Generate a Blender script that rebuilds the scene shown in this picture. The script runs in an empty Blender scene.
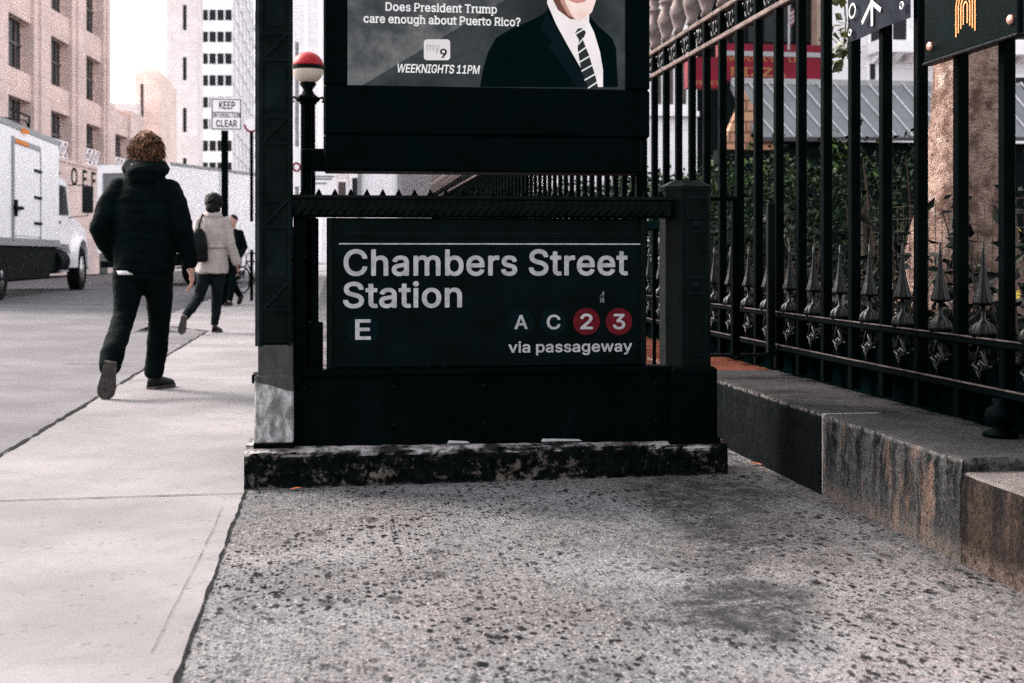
import bpy, bmesh, math, random, json
from mathutils import Vector, Matrix, noise
from mathutils.geometry import tessellate_polygon
R = math.radians
random.seed(7)
scene = bpy.context.scene
COL = scene.collection
EXPO = 2.35
EL = 1.0 / 2 ** EXPO          # emission of lit screens, so that they read the same at this exposure

# ------------------------------------------------------------------ camera
TH = R(7.76); CS, SN = math.cos(TH), math.sin(TH); F = 1300.0; HC = 0.97; VH = 255.0
cam = bpy.data.cameras.new('camera'); camo = bpy.data.objects.new('camera', cam); COL.objects.link(camo)
camo.location = (0, 0, HC); camo.rotation_euler = (R(90), 0, -TH)
cam.sensor_width = 36; cam.lens = F / 1024 * 36; cam.shift_y = -(341.5 - VH) / 1024
cam.clip_start = 0.05; cam.clip_end = 2000
cam.dof.use_dof = True; cam.dof.focus_distance = 5.7; cam.dof.aperture_fstop = 4.5
scene.camera = camo

def at(u, v, Y):
    """World point seen at pixel (u, v) on the plane at distance Y."""
    xc = (u - 512) / F
    t = Y / (CS - xc * SN)
    return Vector((t * (xc * CS + SN), Y, HC + (VH - v) / F * t))
def X_(u, Y): return at(u, 0, Y).x

# ------------------------------------------------------------------ world and light
w = bpy.data.worlds.new('World'); scene.world = w; w.use_nodes = True
nt = w.node_tree; nt.nodes.clear()
sk = nt.nodes.new('ShaderNodeTexSky'); sk.sky_type = 'NISHITA'; sk.sun_disc = False
SAZ, SEL = R(-52), R(38)
sk.sun_elevation = SEL; sk.sun_rotation = SAZ; sk.air_density = 0.9; sk.dust_density = 4.0; sk.ozone_density = 0.6
bg = nt.nodes.new('ShaderNodeBackground'); bg.inputs['Strength'].default_value = 0.13
ow = nt.nodes.new('ShaderNodeOutputWorld')
hs = nt.nodes.new('ShaderNodeHueSaturation'); hs.inputs['Saturation'].default_value = .22
nt.links.new(sk.outputs[0], hs.inputs['Color']); nt.links.new(hs.outputs[0], bg.inputs[0]); nt.links.new(bg.outputs[0], ow.inputs[0])
sl = bpy.data.lights.new('sun', 'SUN'); sl.energy = 1.0; sl.angle = R(13); sl.color = (1.0, 0.84, 0.74)
so = bpy.data.objects.new('sun', sl); COL.objects.link(so)
sd = Vector((math.sin(SAZ) * math.cos(SEL), math.cos(SAZ) * math.cos(SEL), math.sin(SEL)))
so.rotation_euler = sd.to_track_quat('Z', 'Y').to_euler()
vs = scene.view_settings
vs.view_transform = 'Standard'; vs.look = 'None'; vs.gamma = 1; vs.exposure = EXPO; vs.use_curve_mapping = False
scene.render.film_transparent = False
try:
    scene.cycles.use_denoising = False; scene.cycles.use_adaptive_sampling = False
    scene.cycles.max_bounces = 6
except Exception: pass

# ------------------------------------------------------------------ materials
class NT:
    """Tiny node-graph helper."""
    def __init__(s, name):
        s.m = bpy.data.materials.new(name); s.m.use_nodes = True
        s.t = s.m.node_tree; s.t.nodes.clear()
        s.o = s.n('ShaderNodeOutputMaterial'); s.b = s.n('ShaderNodeBsdfPrincipled')
        s.l(s.b.outputs[0], s.o.inputs[0])
        s.tc = s.n('ShaderNodeTexCoord')
    def n(s, k, **kw):
        x = s.t.nodes.new(k)
        for a, b in kw.items(): setattr(x, a, b)
        return x
    def l(s, a, b): s.t.links.new(a, b)
    def obj(s): return s.tc.outputs['Object']
    def pos(s): return s.n('ShaderNodeNewGeometry').outputs['Position']
    def map(s, v, sc):
        x = s.n('ShaderNodeMapping'); x.inputs['Scale'].default_value = sc
        s.l(v, x.inputs['Vector']); return x.outputs[0]
    def noise(s, v, scale, detail=4, rough=.55, dist=0):
        x = s.n('ShaderNodeTexNoise'); x.inputs['Scale'].default_value = scale
        x.inputs['Detail'].default_value = detail; x.inputs['Roughness'].default_value = rough
        x.inputs['Distortion'].default_value = dist
        s.l(v, x.inputs['Vector']); return x.outputs['Fac']
    def vor(s, v, scale, feature='F1', rnd=1):
        x = s.n('ShaderNodeTexVoronoi', feature=feature, voronoi_dimensions='2D'); x.inputs['Scale'].default_value = scale
        x.inputs['Randomness'].default_value = rnd
        s.l(v, x.inputs['Vector']); return x.outputs['Distance']
    def ramp(s, f, a, b, lo=0., hi=1.):
        x = s.n('ShaderNodeMapRange', interpolation_type='SMOOTHSTEP')
        x.inputs['From Min'].default_value = a; x.inputs['From Max'].default_value = b
        x.inputs['To Min'].default_value = lo; x.inputs['To Max'].default_value = hi
        s.l(f, x.inputs['Value']); return x.outputs[0]
    def math(s, op, a, b=None):
        x = s.n('ShaderNodeMath', operation=op)
        for i, q in enumerate((a, b)):
            if q is None: continue
            if isinstance(q, (int, float)): x.inputs[i].default_value = q
            else: s.l(q, x.inputs[i])
        return x.outputs[0]
    def mix(s, f, a, b, mode='MIX'):
        x = s.n('ShaderNodeMix', data_type='RGBA', blend_type=mode)
        for q, sock in ((f, x.inputs[0]), (a, x.inputs[6]), (b, x.inputs[7])):
            if isinstance(q, (int, float)): sock.default_value = q
            elif isinstance(q, (tuple, list)): sock.default_value = tuple(q) + (1,) if len(q) == 3 else q
            else: s.l(q, sock)
        return x.outputs[2]
    def bump(s, h, strength=.3, dist=.01):
        x = s.n('ShaderNodeBump'); x.inputs['Strength'].default_value = strength; x.inputs['Distance'].default_value = dist
        s.l(h, x.inputs['Height']); s.l(x.outputs[0], s.b.inputs['Normal'])
    def fin(s, col, rough=.7, spec=.3, metal=0):
        if isinstance(col, (tuple, list)): s.b.inputs['Base Color'].default_value = tuple(col) + (1,)
        else: s.l(col, s.b.inputs['Base Color'])
        if isinstance(rough, (int, float)): s.b.inputs['Roughness'].default_value = rough
        else: s.l(rough, s.b.inputs['Roughness'])
        s.b.inputs['Specular IOR Level'].default_value = spec
        s.b.inputs['Metallic'].default_value = metal
        return s.m

def sc3(c, k): return tuple(min(1, x * k) for x in c)
def simple(name, c, rough=.6, spec=.3, var=.25, scale=6, bump=.0, bscale=60, metal=0, stretch=(1, 1, 1)):
    g = NT(name); v = g.map(g.obj(), stretch)
    f = g.noise(v, scale, 5)
    col = g.mix(g.ramp(f, .3, .7), sc3(c, 1 - var), sc3(c, 1 + var))
    if bump: g.bump(g.noise(g.obj(), bscale, 3), bump, .004)
    return g.fin(col, rough, spec, metal)

def emis(name, c, k=1):
    g = NT(name); f = g.noise(g.obj(), 9, 4)
    col = g.mix(g.ramp(f, .35, .65), sc3(c, .9), c)
    g.l(col, g.b.inputs['Emission Color']); g.b.inputs['Emission Strength'].default_value = k * EL
    return g.fin((0, 0, 0), .9, 0)

BLK = (.0004, .0017, .0018)
def paint_black(name, dust=.008, spec=.015, k=1.0):
    g = NT(name); p = g.obj()
    f = g.noise(p, 5, 6, .65)
    col = g.mix(g.ramp(f, .35, .75), sc3(BLK, .7 * k), sc3(BLK, 1.6 * k))
    ch = g.ramp(g.noise(p, 26, 5, .7), .66, .74)          # chipped, dusty flecks
    col = g.mix(g.math('MULTIPLY', ch, .8), col, (dust, dust * .95, dust * .9))
    g.bump(g.noise(p, 40, 4), .35, .004)
    return g.fin(col, g.ramp(g.noise(p, 9, 3), .3, .7, .42, .7), spec)

m_black = paint_black('black_green_paint')
m_black_gloss = paint_black('black_green_gloss_paint', .014, .06, 1.1)
m_iron = paint_black('black_iron', .0035, .012, .8)
m_flat = simple('flat_black', (.0006, .0022, .0024), .95, 0, .3, 8)
m_edge = simple('grey_edge', (.020, .024, .027), .8, .05, .4, 12)  # lighter grey for the left flange of the tall post
m_fenceorn = simple('cast_iron_worn', (.0012, .0016, .0018), .34, .15, .6, 30, .5, 90)
m_rail_pink = simple('sunlit_pink_rail', (.10, .070, .062), .6, .1, .45, 14, .3, 60)  # sun on the top rails put into the colour as pink
m_finial = simple('sunlit_pink_iron', (.125, .095, .090), .7, .15, .5, 18, .4, 60)  # pink sunlight on the finials put into their iron colour
m_sign = simple('sign_enamel', (.0004, .0026, .0028), .4, .03, .4, 7)
m_white_vinyl = simple('white_vinyl', (.335, .33, .335), .55, .10, .2, 22)
m_red = simple('red_vinyl', (.085, .0045, .009), .5, .06, .2, 30)
m_teal = simple('dark_blue_vinyl', (.0006, .0050, .0068), .45, .03, .2, 30)
m_cab = simple('screen_cabinet_black', (.0003, .0022, .0024), .6, .015, .3, 8)
m_grey_metal = simple('grey_metal', (.22, .22, .23), .5, .4, .3, 20)
m_white_paint = simple('white_truck_paint', (.88, .83, .845), .45, .3, .05, 3)
m_pale_band = simple('pale_glazing_band', (.60, .57, .59), .5, .3, .1, 2)
m_tyre = simple('rubber', (.004, .0048, .005), .85, .06, .3, 20)
m_dark = simple('dark_underbody', (.003, .005, .0055), .8, .05, .4, 6)
m_glass_dark = simple('dark_glass', (.008, .010, .011), .25, .15, .3, 3)
m_chrome = simple('bright_metal', (.5, .5, .5), .3, .5, .3, 12, metal=.7)
m_soil = simple('dark_soil', (.007, .006, .0055), .95, .1, .5, 5, .5, 30)
m_crack = simple('joint_dirt', (.008, .008, .008), .95, .05, .5, 30)

def conc(name, c, sp=.5, pink=0):
    g = NT(name); p = g.pos()
    big = g.noise(p, .9, 6, .62); mid = g.noise(p, 7, 6, .7); fine = g.noise(p, 160, 3, .7)
    col = g.mix(g.ramp(big, .3, .72), sc3(c, .74), sc3(c, 1.15))
    col = g.mix(g.math('MULTIPLY', g.ramp(mid, .48, .72), .30), col, sc3(c, .62))
    col = g.mix(g.ramp(fine, .42, .7, 0, .45 * sp), col, sc3(c, .45))
    mot = g.noise(p, 28, 5, .75); col = g.mix(g.ramp(mot, .50, .72, 0, .35 * sp), col, sc3(c, .62)); gr2 = g.noise(p, 420, 2, .8); col = g.mix(g.ramp(gr2, .5, .74, 0, .5 * sp), col, sc3(c, .42))
    sp1 = g.vor(p, 17); msk = g.ramp(g.noise(p, 5, 2), .5, .64)
    spot = g.math('MULTIPLY', g.ramp(sp1, .10, .17, 1, 0), msk)
    col = g.mix(g.math('MULTIPLY', spot, .45 * sp), col, sc3(c, .25))
    g.bump(fine, .25, .003)
    return g.fin(col, .9, .06)
m_walk = conc('sidewalk_concrete', (.196, .181, .185), .95)
m_road = conc('worn_asphalt', (.130, .122, .128), 1.0)
m_far = simple('far_ground', (.16, .15, .15), .9, .2, .2, .2)

def aggregate():
    g = NT('exposed_aggregate_pavement'); p = g.pos(); c = (.134, .131, .135)
    big = g.noise(p, 1.1, 6, .65); mid = g.noise(p, 6, 7, .72)
    col = g.mix(g.ramp(big, .32, .70), sc3(c, .66), sc3(c, 1.24))
    col = g.mix(g.math('MULTIPLY', g.ramp(mid, .45, .75), .45), col, sc3(c, .5))
    # pebbles: light and dark grains
    v1 = g.n('ShaderNodeTexVoronoi', voronoi_dimensions='2D'); v1.inputs['Scale'].default_value = 150; g.l(p, v1.inputs['Vector'])
    sep = g.n('ShaderNodeSeparateColor'); g.l(v1.outputs['Color'], sep.inputs[0])
    col = g.mix(g.ramp(sep.outputs[0], .60, .95, 0, .70), col, sc3(c, .30))
    col = g.mix(g.ramp(sep.outputs[1], .86, .99, 0, .55), col, (.33, .30, .29))
    v2 = g.n('ShaderNodeTexVoronoi', voronoi_dimensions='2D'); v2.inputs['Scale'].default_value = 70; g.l(p, v2.inputs['Vector'])
    sep2 = g.n('ShaderNodeSeparateColor'); g.l(v2.outputs['Color'], sep2.inputs[0])
    grain = g.math('MULTIPLY', g.ramp(sep2.outputs[0], .78, .86), g.ramp(v2.outputs['Distance'], .30, .48, 1, 0))
    col = g.mix(g.math('MULTIPLY', grain, .75), col, (.020, .020, .021))
    # old chewing gum and oil spots
    wn0 = g.n('ShaderNodeTexNoise'); wn0.inputs['Scale'].default_value = 55; wn0.inputs['Detail'].default_value = 3; g.l(p, wn0.inputs['Vector'])
    wv0 = g.n('ShaderNodeVectorMath', operation='MULTIPLY_ADD'); g.l(wn0.outputs['Color'], wv0.inputs[0]); wv0.inputs[1].default_value = (.030, .030, 0); g.l(p, wv0.inputs[2])
    wob = wv0.outputs[0]
    clus = g.ramp(g.noise(p, 1.7, 4), .38, .60)
    for scl, r0, r1, thr, k in ((70, .30, .37, .74, .97), (44, .29, .35, .77, .98), (27, .23, .28, .82, .98), (14, .15, .20, .84, .92), (5.5, .09, .17, .72, .6)):
        v = g.n('ShaderNodeTexVoronoi', voronoi_dimensions='2D'); v.inputs['Scale'].default_value = scl
        g.l(g.map(wob, (1, .5, 1)), v.inputs['Vector'])
        s2 = g.n('ShaderNodeSeparateColor'); g.l(v.outputs['Color'], s2.inputs[0])
        q = g.math('MULTIPLY', g.ramp(v.outputs['Distance'], r0, r1, 1, 0), g.ramp(s2.outputs[0], thr, thr + .05))
        q = g.math('MULTIPLY', q, g.math('ADD', g.math('MULTIPLY', clus, .5), .5))
        col = g.mix(g.math('MULTIPLY', q, k), col, (.006, .0065, .0075))
    # dirt: the dirty band along the wall, spills and drip trails
    wn = g.n('ShaderNodeTexNoise'); wn.inputs['Scale'].default_value = 3.2; wn.inputs['Detail'].default_value = 6; g.l(p, wn.inputs['Vector'])
    wv = g.n('ShaderNodeVectorMath', operation='MULTIPLY_ADD')
    g.l(wn.outputs['Color'], wv.inputs[0]); wv.inputs[1].default_value = (.55, .55, 0); g.l(p, wv.inputs[2])
    for cx, cy, rx, ry, k in ((1.50, 5.15, .46, .42, .85), (1.30, 4.55, .20, .75, .8), (1.12, 3.42, .30, .36, .92), (1.22, 3.85, .12, .4, .6), (1.55, 4.35, .3, .8, .5),
                              (.35, 5.25, .7, .16, .4), (.9, 4.9, .35, .25, .35), (1.1, 3.9, .08, .5, .5), (1.95, 4.6, .10, 3, .5)):
        m = g.n('ShaderNodeVectorMath', operation='SUBTRACT'); g.l(wv.outputs[0], m.inputs[0]); m.inputs[1].default_value = (cx + .27, cy + .27, 0)
        d = g.n('ShaderNodeVectorMath', operation='LENGTH'); g.l(g.map(m.outputs[0], (1 / rx, 1 / ry, 0)), d.inputs[0])
        st = g.math('MULTIPLY', g.ramp(d.outputs['Value'], .35, 1.1, 1, 0), g.ramp(g.noise(p, 11, 6, .75), .3, .6))
        col = g.mix(g.math('MULTIPLY', st, k), col, (.020, .020, .021))
    pk = g.math('MULTIPLY', g.ramp(g.noise(p, .8, 3), .42, .60), g.ramp(g.noise(p, 24, 3), .35, .65, .3, 1))
    col = g.mix(g.math('MULTIPLY', pk, .55), col, g.mix(1, col, (1.14, .96, .90), 'MULTIPLY'))
    g.bump(g.math('ADD', g.noise(p, 120, 3, .7), v1.outputs['Distance']), .5, .004)
    return g.fin(col, .95, .02)
m_agg = aggregate()

def base_mat():
    g = NT('crumbling_painted_concrete'); p = g.obj()
    ge = g.n('ShaderNodeNewGeometry'); sx = g.n('ShaderNodeSeparateXYZ'); g.l(ge.outputs['True Normal'], sx.inputs[0])
    n1 = g.noise(p, 9, 7, .72); n2 = g.noise(p, 34, 6, .75); n3 = g.noise(p, 3, 4)
    dark = g.mix(g.ramp(n2, .3, .7), (.0012, .0025, .0026), (.0065, .0075, .0075))
    peel = g.math('MULTIPLY', g.ramp(n1, .535, .60), g.ramp(n2, .44, .56))
    front = g.mix(g.math('MULTIPLY', peel, .75), dark, (.135, .112, .096))
    v3 = g.n('ShaderNodeTexVoronoi'); v3.inputs['Scale'].default_value = 60; g.l(p, v3.inputs['Vector']); spk = g.ramp(v3.outputs['Distance'], .12, .2, 1, 0)
    front = g.mix(g.math('MULTIPLY', g.math('MULTIPLY', spk, g.ramp(n2, .5, .6)), .6), front, (.16, .15, .145))
    top = g.mix(g.ramp(n1, .40, .60), (.020, .019, .019), (.36, .335, .335))
    top = g.mix(g.ramp(n3, .54, .7, 0, .8), top, (.05, .035, .03))
    zz = g.n('ShaderNodeSeparateXYZ'); g.l(p, zz.inputs[0])
    edge = g.math('MULTIPLY', g.ramp(zz.outputs[2], .135, .155), g.ramp(n2, .42, .58))
    lip = g.math('MULTIPLY', g.ramp(zz.outputs[2], .0, .012, 1, 0), g.ramp(n1, .45, .6))
    front = g.mix(g.math('MAXIMUM', g.math('MULTIPLY', edge, .8), g.math('MULTIPLY', lip, .5)), front, (.17, .155, .152))
    col = g.mix(g.ramp(sx.outputs[2], .45, .8), front, top)
    g.bump(n2, .9, .012)
    return g.fin(col, .95, .0)
m_base = base_mat()

def stone(name, c, streak=.5, dark=(.006, .0075, .0078), warm=0, top=(.042, .040, .041)):
    g = NT(name); p = g.pos()
    ge = g.n('ShaderNodeNewGeometry'); sx = g.n('ShaderNodeSeparateXYZ'); g.l(ge.outputs['True Normal'], sx.inputs[0])
    n1 = g.noise(p, 2.2, 6, .7); n2 = g.noise(p, 60, 5, .75)
    zs_ = g.n('ShaderNodeSeparateXYZ'); g.l(p, zs_.inputs[0]); side = g.ramp(sx.outputs[2], .5, .8, 1, 0)
    wv = g.n('ShaderNodeVectorMath', operation='MULTIPLY_ADD'); wn = g.n('ShaderNodeTexNoise'); wn.inputs['Scale'].default_value = 16; wn.inputs['Detail'].default_value = 5; g.l(p, wn.inputs['Vector'])
    g.l(wn.outputs['Color'], wv.inputs[0]); wv.inputs[1].default_value = (.03, .05, .05); g.l(p, wv.inputs[2]); q_ = wv.outputs[0]
    st = g.noise(g.map(q_, (4, 13, 1.1)), 1, 6, .72); st2 = g.noise(g.map(q_, (8, 30, 2.6)), 1, 6, .78); m3 = g.noise(q_, 26, 7, .78)
    col = g.mix(g.ramp(n1, .3, .7), sc3(c, .6), sc3(c, 1.2))
    col = g.mix(g.ramp(m3, .46, .60, 0, .75), col, sc3(c, .38))
    drip = g.math('MULTIPLY', g.ramp(st, .64 - streak * .28, .70 - streak * .2), g.ramp(zs_.outputs[2], -.05, .26, .25, 1))
    col = g.mix(g.math('MULTIPLY', g.math('MULTIPLY', drip, g.ramp(m3, .34, .52, .45, 1)), side), col, dark)
    col = g.mix(g.math('MULTIPLY', g.math('MULTIPLY', g.ramp(st2, .55, .63), side), .7), col, dark)
    pale = g.math('MULTIPLY', g.math('MULTIPLY', g.ramp(g.noise(g.map(q_, (5, 17, 1.4)), 1.1, 5, .7), .60, .68), side), g.ramp(m3, .40, .55))
    col = g.mix(g.math('MULTIPLY', pale, .75 * (1 - streak * .5)), col, sc3(c, 2.1))
    if warm:
        wm = g.math('MULTIPLY', g.math('MULTIPLY', g.ramp(g.noise(g.map(q_, (3, 7, 1.6)), 1.2, 5, .7), .50, .62), side), g.ramp(m3, .36, .56))
        col = g.mix(g.math('MULTIPLY', wm, warm), col, (.165, .105, .078))
        lo = g.math('MULTIPLY', g.math('MULTIPLY', g.ramp(zs_.outputs[2], .015, .09, 1, 0), side), g.ramp(m3, .36, .58))
        col = g.mix(g.math('MULTIPLY', lo, .6), col, (.16, .12, .10))
    fl_ = g.noise(p, 95, 4, .75)
    col = g.mix(g.ramp(fl_, .52, .62, 0, .8), col, sc3(dark, .8))
    tc_ = g.mix(g.ramp(n1, .3, .7), sc3(top, .55), sc3(top, 1.35)); tc_ = g.mix(g.ramp(n2, .45, .7, 0, .7), tc_, sc3(top, .3))
    col = g.mix(side, tc_, col)
    z2 = g.n('ShaderNodeSeparateXYZ'); g.l(p, z2.inputs[0])
    gr = g.noise(p, 210, 3, .7)
    col = g.mix(g.ramp(gr, .50, .72, 0, .75), col, sc3(dark, .6)); col = g.mix(g.ramp(gr, .46, .30, 0, .35), col, sc3(c, 2.2))
    chip = g.math('MULTIPLY', g.math('MULTIPLY', g.ramp(z2.outputs[2], .306, .322), side), g.ramp(g.noise(p, 22, 5, .7), .42, .56))
    col = g.mix(g.math('MULTIPLY', chip, .75), col, (.17, .155, .150))
    g.bump(n2, .8, .010)
    return g.fin(col, .95, .0)
m_stone_near = stone('streaked_granite', (.078, .075, .074), .68, warm=.8)
m_stone_far = stone('blackened_granite', (.0095, .0102, .0106), .6)
m_stone_red = stone('red_brown_stone', (.085, .035, .024), .35, top=(.085, .030, .020))
m_stone_end = stone('dark_red_granite', (.030, .022, .020), .75, warm=.2, top=(.15, .13, .125))
m_coping = stone('grey_coping_stone', (.135, .128, .126), .2)
m_mortar = simple('pale_mortar', (.24, .22, .215), .9, .1, .3, 40, .4, 60)

def leafm(name, a, b, rough=.4, spec=.45):
    g = NT(name); ge = g.n('ShaderNodeNewGeometry')
    col = g.mix(ge.outputs['Random Per Island'], a, b)
    col = g.mix(g.ramp(g.noise(g.obj(), 3, 3), .35, .65, 0, .6), col, sc3(a, .6))
    g.fin(col, rough, spec)
    g.b.inputs['Transmission Weight'].default_value = 0
    return g.m
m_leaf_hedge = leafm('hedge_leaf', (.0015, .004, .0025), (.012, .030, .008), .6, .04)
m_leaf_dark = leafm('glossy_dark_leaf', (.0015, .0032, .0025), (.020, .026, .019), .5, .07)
m_leaf_cover = leafm('dark_fill_leaf', (.0008, .0020, .0016), (.0045, .0075, .0055), .6, .03)
m_leaf_tree = leafm('tree_leaf', (.04, .055, .016), (.13, .12, .03))
m_leaf_yellow = leafm('yellow_leaf', (.30, .20, .02), (.55, .42, .05))
m_leaf_bright = leafm('bright_leaf', (.016, .038, .008), (.075, .13, .03), .5, .1)  # brighter green leaves for the hedge top
m_stem = simple('brown_stem', (.03, .022, .016), .8, .2)
m_dead_leaf = simple('orange_dead_leaf', (.42, .13, .05), .7, .2)

def bark():
    g = NT('mottled_bark'); p = g.obj()
    n1 = g.noise(g.map(p, (1, 1, .8)), 6, 6, .7); n2 = g.noise(g.map(p, (1, 1, 2.6)), 11, 6, .72); n3 = g.noise(p, 60, 4, .7)
    col = g.mix(g.ramp(n1, .35, .65), (.14, .075, .055), (.58, .39, .32))
    col = g.mix(g.ramp(n2, .55, .68, 0, .85), col, (.07, .04, .028))
    col = g.mix(g.ramp(g.noise(p, 4, 3), .62, .7, 0, .7), col, (.68, .58, .52))
    col = g.mix(g.ramp(n3, .5, .7, 0, .4), col, (.10, .06, .045))
    g.bump(g.math('ADD', n2, n3), 1, .06)
    return g.fin(col, .9, .15)
m_bark = bark()

def lime(name, c, var=.12):
    g = NT(name); p = g.obj()
    col = g.mix(g.ramp(g.noise(p, .25, 5, .6), .3, .7), sc3(c, 1 - var), sc3(c, 1 + var))
    col = g.mix(g.ramp(g.noise(g.map(p, (1, 1, .12)), 1.6, 5, .7), .55, .8, 0, .35), col, sc3(c, .6))
    # stone coursing
    br = g.n('ShaderNodeTexBrick'); br.inputs['Scale'].default_value = 1
    br.inputs['Color1'].default_value = (1, 1, 1, 1); br.inputs['Color2'].default_value = (.9, .9, .9, 1); br.inputs['Mortar'].default_value = (.72, .7, .68, 1)
    br.inputs['Brick Width'].default_value = 1.6; br.inputs['Row Height'].default_value = .8; br.inputs['Mortar Size'].default_value = .015
    sw = g.n('ShaderNodeSeparateXYZ'); g.l(p, sw.inputs[0]); cb = g.n('ShaderNodeCombineXYZ')
    g.l(g.math('ADD', sw.outputs[0], sw.outputs[1]), cb.inputs[0]); g.l(sw.outputs[2], cb.inputs[1]); g.l(cb.outputs[0], br.inputs['Vector'])
    col = g.mix(1.0, col, br.outputs['Color'], 'MULTIPLY')
    return g.fin(col, .85, .2)
m_lime = lime('pink_limestone', (.66, .51, .475))
m_lime_pale = lime('pale_limestone', (.80, .71, .70))
m_lime_warm = lime('warm_tan_stone', (.80, .62, .55))
m_white_wall = lime('white_render', (.84, .80, .81), .04)
m_white_wall_b = lime('cool_white_panel', (.86, .82, .84), .03)
m_win = simple('window_glass', (.012, .013, .015), .3, .12, .5, 1.2)
m_win_warm = simple('window_blind', (.06, .045, .040), .5, .3, .5, 1.5)

def brickm():
    g = NT('sunlit_brick'); p = g.obj()  # sunlit orange of the wall put into the brick colours
    br = g.n('ShaderNodeTexBrick'); br.inputs['Scale'].default_value = 1
    br.inputs['Color1'].default_value = (.42, .21, .13, 1); br.inputs['Color2'].default_value = (.50, .27, .17, 1); br.inputs['Mortar'].default_value = (.17, .09, .06, 1)
    br.inputs['Brick Width'].default_value = .9; br.inputs['Row Height'].default_value = .28; br.inputs['Mortar Size'].default_value = .03
    sw = g.n('ShaderNodeSeparateXYZ'); g.l(p, sw.inputs[0]); cb = g.n('ShaderNodeCombineXYZ')
    g.l(sw.outputs[0], cb.inputs[0]); g.l(sw.outputs[2], cb.inputs[1]); g.l(cb.outputs[0], br.inputs['Vector'])
    return g.fin(br.outputs['Color'], .85, .2)
m_brick = brickm()
m_shop_red = simple('red_fascia', (.17, .003, .016), .6, .2, .2, 1.5)
m_gold = simple('dull_gold_letter', (.30, .13, .045), .5, .2, .2, 8)
m_roof_grey = simple('grey_sheet_metal', (.165, .165, .175), .55, .15, .1, 2)
m_seam = simple('pale_seam', (.42, .42, .44), .5, .3, .1, 4)
m_tan_col = simple('tan_column', (.34, .24, .19), .8, .2, .2, 2)

m_banner = simple('slate_banner', (.015, .017, .023), .8, .02, .35, 7)
m_orange = simple('orange_vinyl', (.72, .27, .10), .5, .2, .12, 20)
m_copper = simple('copper_rivet', (.60, .33, .25), .35, .5, .2, 20, metal=.5)
m_orange_glow = emis('orange_lamp_and_reflection', (1, .34, .10), .75)

# people
m_skin = simple('skin', (.42, .22, .17), .55, .35, .12, 20)
m_skin_dark = simple('skin_brown', (.16, .085, .06), .55, .35, .12, 20)
def hairm(name, a, b):
    g = NT(name); p = g.obj()
    f = g.noise(g.map(p, (1, 1, .5)), 42, 4, .6, 1.2)
    g.bump(f, 1, .02)
    return g.fin(g.mix(g.ramp(f, .40, .68), a, b), .6, .10)
m_hair = hairm('curly_brown_hair', (.014, .008, .006), (.36, .17, .09))
m_hair_blk = hairm('black_hair', (.001, .002, .002), (.006, .006, .006))
def cloth(name, c, var=.35, scale=9, quilt=0):
    g = NT(name); p = g.obj()
    f = g.noise(p, scale, 5, .6)
    col = g.mix(g.ramp(f, .3, .7), sc3(c, 1 - var), sc3(c, 1 + var))
    h = g.noise(g.map(p, (1, 1, 2)), 14, 4, .6)
    g.bump(h, .7, .02)
    return g.fin(col, .9, .04)
m_jacket = cloth('black_quilted_nylon', (.0009, .0030, .0034))
m_trouser = cloth('black_denim', (.0012, .0032, .0036))
m_shoe = simple('dark_leather', (.004, .0045, .005), .5, .12, .4, 20)
m_sole = simple('grey_brown_sole', (.055, .045, .042), .8, .2, .4, 20, .6, 70)
m_shirt = cloth('white_cotton', (.62, .60, .60), .1)
m_coat = cloth('beige_cotton', (.33, .285, .27), .12, 9)
m_jean = cloth('dark_jeans', (.0045, .0068, .0085), .5)
m_bag = simple('black_leather_bag', (.002, .003, .0035), .5, .08, .4, 10)
m_suit = cloth('black_suit', (.0012, .0032, .0036))

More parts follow.
